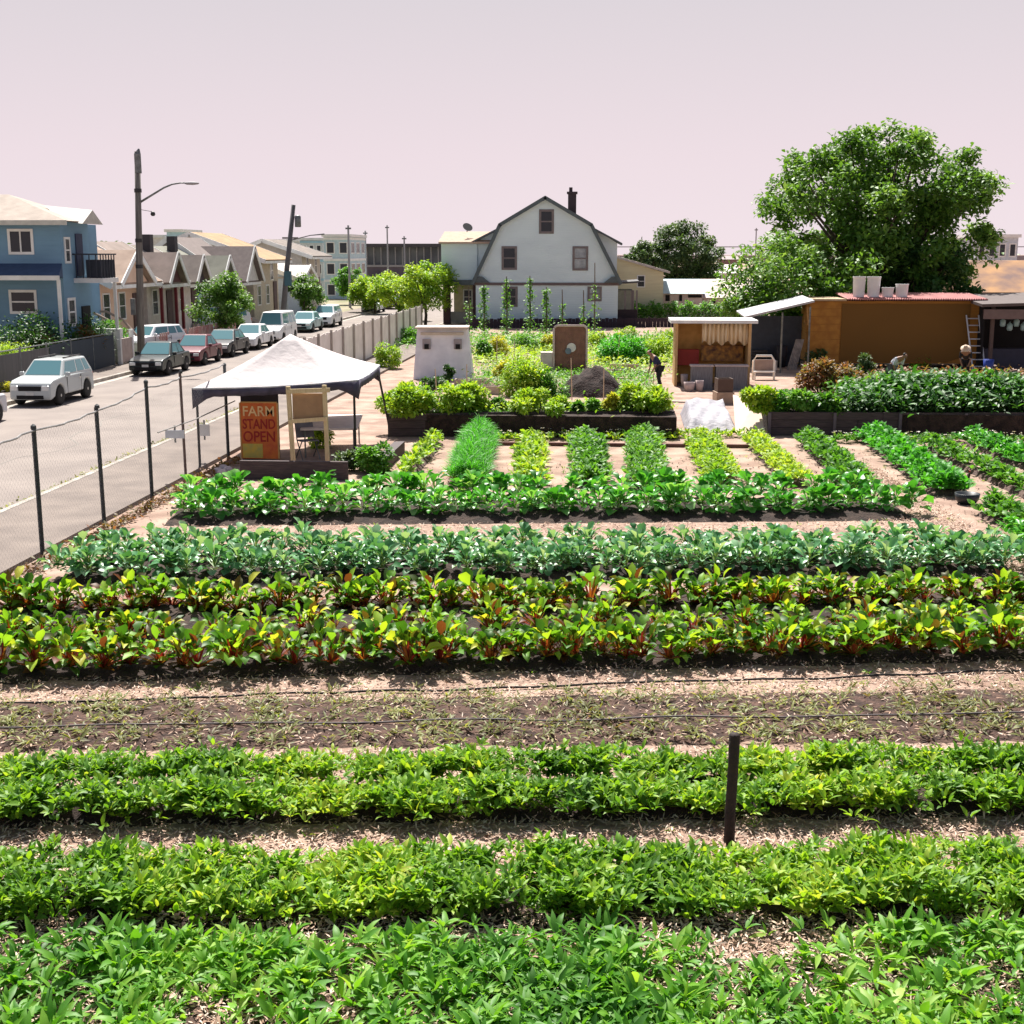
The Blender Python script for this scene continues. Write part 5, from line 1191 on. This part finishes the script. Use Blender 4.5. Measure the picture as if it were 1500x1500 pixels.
# white tapered shed
b = G(648, 556); ws = empty('tapered_shed', b, R(4), 'white tapered wooden shed with a tan roof and two dark vents in the left garden', 'shed'); hs = D(648, 482, b.y).z; w0 = 43*b.y/F; w1 = 37*b.y/F
m = MB(); V = [(-w0, 0, 0), (w0*1.05, 0, 0), (w0*1.05, 1.8, 0), (-w0, 1.8, 0), (-w1, .25, hs), (w1, .25, hs), (w1, 1.5, hs), (-w1, 1.5, hs)]
m.add(V, [(0, 3, 2, 1), (4, 5, 6, 7), (0, 1, 5, 4), (1, 2, 6, 5), (2, 3, 7, 6), (3, 0, 4, 7)]); m.build('wall', mat('shed_white', (.84, .84, .88), .7, (.70, .70, .75), 2), ws, bevel=.03)
MB().obox((0, .7, hs+.04), (w1+.06, 0, 0), (0, .75, 0), (0, 0, .035)).build('roof', mat('shed_tan', (.55, .44, .36)), ws)
MB().box(-w1*.85, w1*.85, .08, .24, hs*.88, hs*.93).build('lintel', mat('shed_lintel', (.60, .52, .42)), ws)
for s in (-1, 1):
    MB().box(s*w1*.62-.16, s*w1*.62+.16, .08, .15, hs*.60, hs*.80).build('vent', mat('vent_tan', (.36, .32, .33)), ws); MB().box(s*w1*.62-.09, s*w1*.62+.09, .05, .078, hs*.60, hs*.70).build('vent_hole', M_dark, ws)
# garden cart / dark plants before it
shrub('garden_shrub', 'dark conifer-like plant right before the white tapered shed', 'shrub', G(657, 565), .45, 1.3, LM_dark, Ls=.1, N=900)
shrub('garden_shrub', 'low dark plant at the left foot of the white tapered shed', 'shrub', G(632, 572), 1.1, .7, LM_dark, Ls=.1, N=1200)
for i, (px, py, w_, d_, h_, lb) in enumerate([(690, 566, 1.3, .5, .25, 'pale timber planter box right of the white tapered shed'), (715, 578, .8, .4, .3, 'low tan planter box beside the lime shrub'), (880, 552, 1.6, .3, .3, 'cream timber frame lying left of the bending person'), (915, 546, 1.3, .3, .35, 'long tan planter plank behind the bending person'), (780, 512, 1.6, .5, .32, 'pale planter ledge left of the brown clay oven'), (1080, 560, .6, .5, .4, 'small pale crate beside the kiosk counter')]):
    b = G(px, py); o = empty('planter_box', b, R(random.uniform(-14, 14)), lb, 'planter'); hw = w_/2
    m = MB(); m.box(-hw, hw, 0, .04, 0, h_); m.box(-hw, hw, d_, d_+.04, 0, h_); m.box(-hw, -hw+.04, .041, d_-.001, 0, h_); m.box(hw-.04, hw, .041, d_-.001, 0, h_); m.build('frame', mat('planter_pale', (.55, .45, .36), .85, (.4, .31, .24), 3), o)
    MB().box(-hw+.041, hw-.041, .041, d_-.001, 0, h_-.06).build('soil', M_soil, o)
# brown clay oven board
b = G(835, 548); ov = empty('clay_oven', b, 0, 'brown rounded clay oven with pale rim and white round mark in mid garden', 'oven'); ow = 24*b.y/F; oh = D(835, 477, b.y).z
pts = [(-ow, 0, 0), (ow, 0, 0)]+[(ow-.18+.18*math.cos(t), 0, oh-.18+.18*math.sin(t)) for t in np.linspace(0, PI/2, 6)]+[(-ow+.18-.18*math.sin(t), 0, oh-.18+.18*math.cos(t)) for t in np.linspace(0, PI/2, 6)]
MB().prism(pts, (0, .9, 0)).build('body', mat('clay', (.26, .14, .10), .9, (.19, .10, .075), 4, .4), ov, bevel=.05)
m = MB(); q = [Vector(p)*1.0 for p in pts[1:]+[pts[0]]]; m.path([Vector((p.x, -.03, p.z)) for p in q], .05, 6); m.build('rim', mat('oven_rim', (.62, .52, .48)), ov)
MB().lathe([(.02, 0), (.19, 0), (.19, .03), (.02, .03)], axis='y', n=20).build('round_mark', M_white, ov, loc=(.05, -.045, oh*.55))
MB().lathe([(.01, 0), (.13, 0), (.13, .03), (.01, .03)], axis='y', n=16).build('flue_cap', mat('blue_grey', (.18, .24, .3)), ov, loc=(-.08, -.085, oh*.48))
MB().box(-ow-.55, -ow-.06, 0, .5, .1, .9).build('side_bench', mat('bench_pale', (.6, .55, .52)), ov)
# compost heap
def heap(label, px, py, w_, d_, h_, mt_, name='compost_heap', cat='compost heap'):
    b = G(px, py); m = MB(); n = 26; V = []
    for j in range(n+1):
        for i in range(n+1):
            x, y = i/n*2-1, j/n*2-1; r = min(1, math.sqrt(x*x+y*y)); z = h_*max(0, 1-r**1.7)*(1+.10*math.sin(x*5+y*4)+.06*math.sin(x*11-y*9)+random.uniform(-.07, .07))+(-.02 if r >= 1 else 0); V.append((x*w_/2+.04*math.sin(y*14), y*d_/2, z))
    m.add(V, [(j*(n+1)+i, j*(n+1)+i+1, (j+1)*(n+1)+i+1, (j+1)*(n+1)+i) for j in range(n) for i in range(n)])
    return m.build(name, mt_, smooth=True, loc=b, label=label, cat=cat)
heap('dark brown compost heap in front of the brown clay oven', 868, 578, 2.6, 2.2, .95, mat('compost', (.045, .028, .025), .95, (.02, .013, .012), 6, 1, 16))

# kiosk
b = G(1045, 568); ky = b.y; kk = empty('kiosk', Vector((b.x, ky+.3, 0)), 0, 'small orange-tan kiosk with white flat roof and hanging curtain behind grey counters', 'kiosk')
def kl(px, py, y=ky): v = D(px, py, y); return Vector((v.x-b.x, 0, v.z))
x0, x1 = kl(990, 500).x, kl(1102, 500).x; zr = kl(1040, 474).z
MB().box(x0, x1, 1.6, 1.7, 0, zr-.01).build('back_wall', mat('ochre_wall', (.78, .46, .16), .85, (.62, .33, .10), 3), kk)
for xx in (x0, x1-.1): MB().box(xx, xx+.1, .1, 1.598, 0, zr-.02).build('side_wall', mat('ochre_side', (.60, .38, .17)), kk)
MB().box(x0-.2, x1+.2, -.25, 1.95, zr, zr+.12).build('roof', M_white, kk)
m = MB(); n = 60; V = []; c0, c1 = kl(1030, 480).x, x1-.12
for i in range(n+1):
    x_ = c0+(c1-c0)*i/n; y_ = .2+.05*math.sin(i*1.1); V += [(x_, y_, zr-.03), (x_, y_, kl(0, 500).z+.08*math.sin(i*.42)+.03)]
m.add(V, [(2*i, 2*i+2, 2*i+3, 2*i+1) for i in range(n)]); cu = m.build('curtain', mat('curtain_cream', (.78, .68, .50), .9, (.62, .42, .20), 6, stretch=(4, 1, .2)), kk, smooth=True); q = cu.modifiers.new('s', 'SOLIDIFY'); q.thickness = .01
MB().box(x0+.12, c0-.05, .8, 1.2, .75, 1.35).build('red_cabinet', mat('dark_red', (.34, .03, .02), .6), kk)
MB().box(c0+.05, x1-.2, 1.0, 1.3, .9, 1.5).build('shelf_goods', mat('dark_goods', (.10, .05, .04), .8, (.55, .26, .06), 5), kk)
for i, (px0, px1, lb) in enumerate([(1012, 1043, 'left grey slatted counter panel before the kiosk'), (1048, 1094, 'right grey counter panel before the kiosk')]):
    p0, p1_ = G(px0, 571), G(px1, 571); o = empty('counter', p0, 0, lb, 'counter', 'grey counters before the kiosk'); w_ = p1_.x-p0.x
    MB().box(0, w_, 0, .5, 0, .86).build('front', mat('counter_grey', (.20, .20, .22), .7, (.12, .12, .13), 3, stretch=(12, 1, 1)), o)
    MB().box(-.04, w_+.04, -.05, .55, .862, .91).build('top', mat('counter_top', (.48, .40, .38)), o)
for i in range(5):
    bb = G(1002+i*7.5, 566+i % 2*7); mm = MB(); hh = random.uniform(.28, .5); r_ = random.uniform(.13, .2)
    mm.lathe([(r_*.75, 0), (r_, hh*.5), (r_*1.1, hh), (r_*.95, hh), (r_*.9, hh*.8)], n=14); mm.build('plant_pot', mat('pot_pinkish', (.55, .44, .42), .8), smooth=True, loc=bb, label='pale pinkish pot on the ground left of the kiosk counter', cat='pot', group='pots by the kiosk')
# white arched chair right of kiosk
b = G(1118, 556); wa = empty('white_cabinet', b, 0, 'small white arched frame chair right of the kiosk', 'chair'); m = MB()
w_ = .42
m.path([(-w_, 0, 0), (-w_, 0, .75), (-w_*.7, 0, .95), (w_*.7, 0, .95), (w_, 0, .75), (w_, 0, 0)], .05, 6); m.build('frame', M_white, wa)
MB().box(-w_+.06, w_-.06, .0, .05, .28, .8).build('backrest', mat('chair_dull', (.33, .26, .24)), wa); MB().box(-w_, w_, -.4, -.05, .3, .36).build('seat', M_white, wa)
for s in (-1, 1): MB().tube((s*w_*.9, -.38, 0), (s*w_*.9, -.38, .3), .03).build('leg', M_white, wa)
# white tarpaulin pile
a = G(998, 634); tp = MB(); n = 26; V = []
P00, P10, P11, P01 = G(1004, 634), G(1082, 634), G(1064, 606), G(996, 606)
for j in range(n+1):
    for i in range(n+1):
        u, v = i/n, j/n; p = P00.lerp(P10, u).lerp(P01.lerp(P11, u), v); e_ = min(u, 1-u, v, 1-v); z = min(1, e_/.12)*(.26+.32*v)+.04*math.sin(u*9+v*5)*math.sin(v*7+u*3)+.02*math.sin(u*21-v*13)
        V.append((p.x, p.y, max(.02, z)))
tp.add(V, [(j*(n+1)+i, j*(n+1)+i+1, (j+1)*(n+1)+i+1, (j+1)*(n+1)+i) for j in range(n) for i in range(n)])
t_ = tp.build('tarpaulin', mat('tarp_white', (.33, .32, .345), .7, (.22, .215, .25), 3, .9, 8), smooth=True, label='crumpled white tarpaulin over a pile between the two timber walls', cat='tarpaulin')
MB().slab([G(1078, 636), G(1122, 640), G(1112, 590, .75), G(1074, 580, .6)], .05).build('plywood_sheet', mat('ply', (.62, .50, .40), .8, (.54, .42, .33), 2), label='tan plywood sheet leaning right of the white tarpaulin', cat='board')
bb = G(1062, 592); cr_ = empty('wooden_crate', bb, R(8), 'dark open wooden crate above the white tarpaulin', 'crate')
m = MB(); m.box(-.26, .26, 0, .03, .4, .85); m.box(-.26, .26, .5, .53, .4, .85); m.box(-.26, -.23, .031, .499, .4, .85); m.box(.23, .26, .031, .499, .4, .85); m.box(-.229, .229, .031, .499, .4, .43); m.build('sides', mat('crate_dark', (.10, .06, .045)), cr_)
MB().box(-.3, .3, -.05, .6, 0, .398).build('stand', mat('crate_stand', (.40, .28, .2)), cr_)

# lean-to roof left of shed
LT0, LT1 = D(1100, 466, 56), D(1186, 446, 57)
lt = empty('lean_to', Vector((LT0.x, 56, 0)), 0, 'lean-to with a white-edged sloping roof over dark clutter, left of the brown shed', 'shelter')
w_ = LT1.x-LT0.x; m = MB(); m.slab([(-.3, -.4, LT0.z), (w_, -.4, LT1.z+.15), (w_, 3.2, LT1.z+.25), (-.3, 3.2, LT0.z+.1)], .08); m.build('roof', mat('lean_roof', (.40, .40, .42), .6), lt)
for x_ in (0, w_*.5, w_-.15): MB().tube((x_, -.2, 0), (x_, -.2, LT0.z+(LT1.z-LT0.z)*x_/w_-.02), .04).build('post', M_galv, lt)
MB().box(-.1, w_, 3.0, 3.05, 0, LT0.z-.05).build('back_panel', mat('back_navy', (.04, .05, .07), .9), lt)
rng = random.Random(4)
JN = ['black plastic crate', 'grey bucket', 'rolled dark hose', 'dark sack', 'dull green tub', 'stack of dark trays', 'pale plastic box', 'black barrel', 'bundle of pipes']
for i in range(9):
    px = 1112+(i % 5)*16; py = 528+(i//5)*14-(i % 2)*4; b = G(px, py); nm = ['crate', 'bucket', 'hose_coil', 'sack', 'tub', 'tray_stack', 'box', 'barrel', 'pipe_bundle'][i]
    c_ = [(.02, .02, .025), (.25, .25, .27), (.04, .04, .05), (.05, .05, .06), (.10, .16, .12), (.03, .03, .035), (.5, .48, .45), (.02, .02, .03), (.3, .27, .25)][i]; mt_ = mat('clutter_%d' % i, c_, .7, tuple(q*.6 for q in c_), 6); m = MB()
    if nm in ('bucket', 'tub', 'barrel'): h_ = {'bucket': .35, 'tub': .45, 'barrel': .95}[nm]; m.lathe([(.17, 0), (.24, h_*.5), (.26, h_), (.22, h_), (.2, h_*.9)], n=14)
    elif nm == 'hose_coil': 
        m.path([(.28*math.cos(t)*(1+.02*t), .28*math.sin(t)*(1+.02*t), .05+.02*t) for t in np.linspace(0, 19, 60)], .025, 5)
    elif nm == 'sack': m.lathe([(.2, 0), (.3, .12), (.28, .4), (.14, .55), (.05, .6)], n=12)
    elif nm == 'tray_stack':
        for k in range(6): m.box(-.35+.02*(k % 2), .35+.02*(k % 2), 0, .45, k*.13, k*.13+.09)
    elif nm == 'pipe_bundle':
        for k in range(6): m.tube((-.2+k*.07, 0, .0), (.2+k*.06, .4, 1.3), .03, .03, 6)
    else: m.box(-.3, .3, 0, .03, 0, .4); m.box(-.3, .3, .4, .43, 0, .4); m.box(-.3, -.27, .031, .399, 0, .4); m.box(.27, .3, .031, .399, 0, .4); m.box(-.269, .269, .031, .399, 0, .1)
    m.build(nm, mt_, label='%s among the dark clutter under the lean-to roof' % JN[i], cat=JN[i].split()[-1] if i != 8 else 'pipes', loc=b, smooth=nm in ('sack', 'bucket', 'tub', 'barrel'))
shrub('garden_shrub', 'bright yellow flowering plant right of the kiosk', 'shrub', G(1110, 535), .9, .8, LM_yel, Ls=.1, N=600)

# brown shed
SY = 58.0; sx0, sx1 = D(1186, 480, SY).x, D(1437, 480, SY).x; szt = D(1300, 441, SY).z
bs = empty('brown_shed', Vector(((sx0+sx1)/2, SY, 0)), 0, 'long brown shed with a plain painted side and a pinkish corrugated roof edge', 'shed'); hw = (sx1-sx0)/2
M_shed = mat('shed_brown', (.155, .075, .012), .85, (.145, .070, .011), .6); M_shedp = mat('shed_plank', (.36, .17, .03), .85, (.25, .11, .02), 3, stretch=(.3, .3, 9))
MB().box(-hw, hw, 0, 2.6, .25, szt).build('wall', M_shedp, bs)
xs = D(1232, 480, SY).x-bs.location.x; xe = D(1420, 480, SY).x-bs.location.x
pts = [(xs, -.03, .28), (xe-.9, -.03, .30), (xe-.3, -.03, .5), (xe, -.03, 1.0), (xe, -.03, szt-.12), (xs, -.03, szt-.12)]
MB().prism(pts, (0, .026, 0)).build('painted_panel', M_shed, bs)
m = MB()
for k in range(8): m.box(-hw-.01, xs-.05, -.02, -.003, .3+k*.33, .3+k*.33+.3)
m.build('cladding', mat('shed_plank2', (.40, .19, .035), .85, (.30, .13, .025), 3), bs)
m = MB(); n = 120; V = []
for i in range(n+1):
    x_ = D(1240, 440, SY).x-bs.location.x; x_ = x_+(hw+.15-x_)*i/n; z_ = .03*math.cos(i*PI/1); V += [(x_, -.28, szt+.06+z_), (x_, 2.9, szt+.22+z_)]
m.add(V, [(2*i, 2*i+2, 2*i+3, 2*i+1) for i in range(n)]); r_ = m.build('roof', mat('roof_pink', (.42, .20, .19), .7, (.32, .13, .13), 3), bs); q = r_.modifiers.new('s', 'SOLIDIFY'); q.thickness = .05
MB().box(-hw-.05, D(1239, 440, SY).x-bs.location.x, -.2, 2.8, szt+.003, szt+.09).build('roof_sheet', mat('roof_tan2', (.45, .33, .2)), r_)
m = MB(); [m.box(x_, x_+.25, .1, .35, 0, .248) for x_ in (-hw, 0, hw-.3)]; m.build('footing', M_conc, bs)
for (px0, px1, py0, lb, nm) in ((1248, 1267, 405, 'leftmost tall white bucket on the brown shed roof', 'bucket'), (1269, 1289, 405, 'second tall white bucket on the brown shed roof', 'bucket'), (1291, 1309, 421, 'flat white tub between the buckets on the brown shed roof', 'tub'), (1311, 1330, 416, 'short white bucket at the right of the group on the shed roof', 'bucket')):
    p0, p1_ = D(px0, 436, SY+.5), D(px1, 436, SY+.5); z0 = szt+.16; z1 = D(px0, py0, SY+.5).z; r = (p1_.x-p0.x)/2; m = MB(); h_ = z1-z0
    m.lathe([(r*.84, 0), (r*.92, h_*.5), (r*.97, h_*.9), (r*1.03, h_*.92), (r*1.03, h_), (r*.9, h_), (r*.85, h_*.85)], n=20)
    o = m.build(nm, M_white, smooth=False, label=lb, cat=nm, loc=((p0.x+p1_.x)/2, SY+.5, z0), group='white containers on the shed roof')
# ladder
ld = empty('ladder', Vector((D(1430, 530, SY-.8).x, SY-.9, 0)), 0, 'silver ladder leaning against the right end of the brown shed', 'ladder'); lx = D(1424, 475, SY).x-ld.location.x
for s in (-.26, .26): MB().path([(s+.12, 0, 0), (s-.1, .8, 2.35)], .035, 6).build('rail', M_chrome if False else mat('alu', (.55, .58, .62), .4), ld)
for k in range(8): t_ = (k+.7)/8.2; MB().tube((-.26+.12-.22*t_, .8*t_, 2.35*t_), (.26+.12-.22*t_, .8*t_, 2.35*t_), .025).build('rung', mat('alu', (.55, .58, .62)), ld)
# dark shelter right
dx0 = D(1443, 480, 57).x; dx1 = D(1600, 480, 57).x; zt_ = D(1470, 440, 57).z
dsx = empty('dark_shelter', Vector((dx0, 57, 0)), 0, 'deep dark open shelter with hanging bottles at the right edge', 'shelter'); w_ = dx1-dx0
MB().slab([(-.4, -.8, zt_-.25), (w_, -.8, zt_-.1), (w_, 4, zt_+.15), (-.4, 4, zt_+.0)], .12).build('roof', mat('shelter_roof', (.10, .075, .07)), dsx)
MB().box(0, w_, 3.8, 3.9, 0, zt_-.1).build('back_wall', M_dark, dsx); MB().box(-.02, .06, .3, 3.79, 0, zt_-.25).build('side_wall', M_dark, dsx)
for x_ in (.1, w_*.45, w_-.2): MB().box(x_, x_+.14, -.5, -.36, 0, zt_-.2).build('post', mat('shelter_post', (.09, .06, .05)), dsx)
MB().box(.3, w_*.5, 1, 1.6, 0, .9).build('bench', mat('bench_dark', (.05, .05, .08)), dsx)
MB().box(-.3, w_, -.78, -.66, zt_-.75, zt_-.35).build('front_beam', mat('beam_br', (.16, .11, .10)), dsx)
for i in range(4):
    b = D(1468+i*10, 472+(i % 2)*6, 57); MB().lathe([(.02, .2), (.05, .14), (.12, .08), (.12, -.12), (.08, -.18)], n=12).build('lantern', mat('lantern_teal', (.28, .42, .42), .4), smooth=True, label='pale teal glass lantern hanging in the dark shelter', cat='lantern', group='lanterns in the dark shelter', loc=(b.x, 56.9, b.z))
bb = G(1447, 548); MB().lathe([(.15, 0), (.2, .3), (.22, .62), (.18, .62), (.17, .5)], n=16).build('blue_bin', mat('bin_blue', (.02, .05, .30), .5), smooth=True, label='blue bin at the foot of the ladder', cat='bin', loc=bb)
# basin near right path
bb = G(1416, 738); o = MB().lathe([(.16, 0), (.23, .1), (.25, .22), (.22, .22), (.19, .1), (.02, .06)], n=20).build('basin', mat('basin_black', (.02, .025, .03), .4), smooth=True, label='round black basin on the diagonal earth path at right', cat='basin', loc=bb)
def skin_obj(name, pts, edges, rad, mt_, parent, sub=2):
    me = bpy.data.meshes.new(name); me.from_pydata([tuple(p) for p in pts], edges, []); me.materials.append(mt_)
    o = bpy.data.objects.new(name, me); COL.objects.link(o); o.parent = parent
    md = o.modifiers.new('Skin', 'SKIN'); md.use_smooth_shade = True
    for i, sv in enumerate(me.skin_vertices[0].data):
        r_ = rad[i]; sv.radius = (r_, r_) if not hasattr(r_, '__len__') else r_; sv.use_root = (i == 0)
    s_ = o.modifiers.new('Sub', 'SUBSURF'); s_.levels = sub; s_.render_levels = sub
    return o
# hen beside the basin
hb = G(1408, 722); hen = empty('hen', hb, R(30), 'dark brown hen pecking beside the black basin', 'hen')
skin_obj('body', [(0, 0, .20), (-.13, 0, .24), (-.22, 0, .33), (.12, 0, .24), (.17, 0, .34), (.19, 0, .40), (.24, 0, .40), (.02, .05, .12), (.02, .05, .0), (.06, .05, .0), (.02, -.05, .12), (.02, -.05, .0), (.06, -.05, .0)],
         [(0, 1), (1, 2), (0, 3), (3, 4), (4, 5), (5, 6), (0, 7), (7, 8), (8, 9), (0, 10), (10, 11), (11, 12)], [.11, .09, .035, .08, .04, .035, .008, .03, .012, .01, .03, .012, .01], mat('feather', (.05, .025, .015), .8), hen)
MB().prism([(.17, -.006, .43), (.22, -.006, .43), (.21, -.006, .47), (.19, -.006, .455), (.17, -.006, .47)], (0, .012, 0)).build('comb', M_tail, hen)

# ------------------------------------------------------------------ people
def person(label, base, rz, J, shirt, trousers, hairm=M_hair, hat=None, sc=1.0):
    """J: dict of joints in metres, facing local -Y"""
    o = empty('person', base, rz, label, 'person'); o.scale = (sc, sc, sc)
    K = ['pel', 'wai', 'che', 'nec', 'hea', 'top', 'hl', 'kl', 'al', 'tl', 'hr', 'kr', 'ar', 'tr', 'sl', 'el', 'wl', 'sr', 'er', 'wr']
    I = {k: i for i, k in enumerate(K)}; P = [Vector(J[k]) for k in K]
    E = [('pel', 'wai'), ('wai', 'che'), ('che', 'nec'), ('nec', 'hea'), ('hea', 'top'), ('pel', 'hl'), ('hl', 'kl'), ('kl', 'al'), ('al', 'tl'), ('pel', 'hr'), ('hr', 'kr'), ('kr', 'ar'), ('ar', 'tr'), ('che', 'sl'), ('sl', 'el'), ('el', 'wl'), ('che', 'sr'), ('sr', 'er'), ('er', 'wr')]
    rad = dict(pel=.12, wai=.11, che=.13, nec=.05, hea=.085, top=.075, hl=.085, kl=.055, al=.038, tl=.035, hr=.085, kr=.055, ar=.038, tr=.035, sl=.05, el=.038, wl=.026, sr=.05, er=.038, wr=.026)
    pts = list(P); ed = [(I[a], I[b]) for a, b in E]; rd = [rad[k] for k in K]
    for s in ('l', 'r'):
        w_ = Vector(J['w'+s]); e_ = Vector(J['e'+s]); d = (w_-e_).normalized(); sd_ = Vector((1, 0, 0)) if abs(d.x) < .8 else Vector((0, 0, 1)); pi = len(pts)
        pts.append(w_+d*.07); rd.append(.026); ed.append((I['w'+s], pi))
        for k in range(4):
            a = pts[pi]+sd_*(k-1.5)*.02+d*.03; b_ = a+d*.045+Vector((0, -.012, -.01)); pts += [a, b_]; rd += [.009, .007]; ed += [(pi, len(pts)-2), (len(pts)-2, len(pts)-1)]
        a = w_+d*.04+sd_*.03; pts += [a, a+d*.04+sd_*.012]; rd += [.01, .008]; ed += [(I['w'+s], len(pts)-2), (len(pts)-2, len(pts)-1)]
    skin_obj('body', pts, ed, rd, M_skin, o)
    def sub(name, ks, es, grow, m_, ext=None):
        idx = {k: i for i, k in enumerate(ks)}; pp = [Vector(J[k]) for k in ks]
        return skin_obj(name, pp, [(idx[a], idx[b]) for a, b in es], [rad[k]*grow+.012 for k in ks], m_, o)
    sub('shirt', ['che', 'wai', 'pel', 'sl', 'el', 'sr', 'er'], [('che', 'wai'), ('wai', 'pel'), ('che', 'sl'), ('sl', 'el'), ('che', 'sr'), ('sr', 'er')], 1.14, shirt)
    sub('trousers', ['pel', 'hl', 'kl', 'al', 'hr', 'kr', 'ar'], [('pel', 'hl'), ('hl', 'kl'), ('kl', 'al'), ('pel', 'hr'), ('hr', 'kr'), ('kr', 'ar')], 1.15, trousers)
    for s in ('l', 'r'):
        a, t_ = Vector(J['a'+s]), Vector(J['t'+s]); skin_obj('shoe', [a+Vector((0, .04, -.02)), (a+t_)/2, t_], [(0, 1), (1, 2)], [.05, .048, .035], M_black, o)
    hd = (Vector(J['top'])-Vector(J['hea'])).normalized(); fr = Vector((0, -1, 0)); fr = (fr-hd*fr.dot(hd)).normalized(); c = Vector(J['hea'])+hd*.03
    skin_obj('hair', [c-fr*.03+hd*.05, c-fr*.05-hd*.02, c-fr*.045-hd*.07], [(0, 1), (1, 2)], [.095, .085, .05], hairm, o)
    m = MB(); m.path([c+fr*.08+hd*.02, c+fr*.105-hd*.01], [.012, .016], 6); m.build('nose', M_skin, o)
    if hat:
        q = hd.to_track_quat('Z', 'Y').to_euler(); h_ = MB().lathe([(.02, .16), (.07, .15), (.09, .1), (.10, .03), (.20, .0), (.22, -.015), (.20, -.02)], n=24).build('hat', hat, o, smooth=True); h_.location = c+hd*.06; h_.rotation_euler = q
    return o
ST = dict(pel=(0, 0, .92), wai=(0, -.03, 1.08), che=(0, -.10, 1.30), nec=(0, -.15, 1.44), hea=(0, -.20, 1.53), top=(0, -.22, 1.62), hl=(.10, .0, .85), kl=(.11, -.06, .48), al=(.11, .03, .08), tl=(.12, -.14, .04), hr=(-.10, .0, .85), kr=(-.11, .02, .48), ar=(-.12, .16, .08), tr=(-.12, .0, .04),
          sl=(.20, -.10, 1.33), el=(.24, -.20, 1.07), wl=(.16, -.36, .90), sr=(-.20, -.10, 1.33), er=(-.24, -.2, 1.07), wr=(-.16, -.36, .9))
def bend(J, a, keep=('pel', 'hl', 'kl', 'al', 'tl', 'hr', 'kr', 'ar', 'tr')):
    Q = dict(J); 
    for k, v in J.items():
        if k in keep: continue
        y, z = v[1], v[2]-.92; Q[k] = (v[0], y*math.cos(a)-z*math.sin(a), .92+z*math.cos(a)+y*math.sin(a))
    return Q
b = G(965, 573); person('person in dark navy clothes stooping forward in the middle of the garden', b, R(-70), bend(ST, .38), mat('navy_cloth', (.02, .028, .075), .85), mat('black_cloth', (.012, .012, .018), .85))
b = G(1305, 570); person('person in white top bending over plants in front of the brown shed', b, R(40), bend(ST, .7), mat('white_cloth', (.62, .64, .72), .85), mat('grey_cloth', (.12, .12, .16), .85))
b = G(1413, 556); person('person in a pale straw hat crouched in dark clothes by the ladder', b, R(-20), bend(ST, .5), mat('dark_cloth', (.02, .02, .025), .85), mat('black_cloth', (.012, .012, .018), .85), hat=mat('straw_hat', (.66, .50, .38), .85), sc=.9)
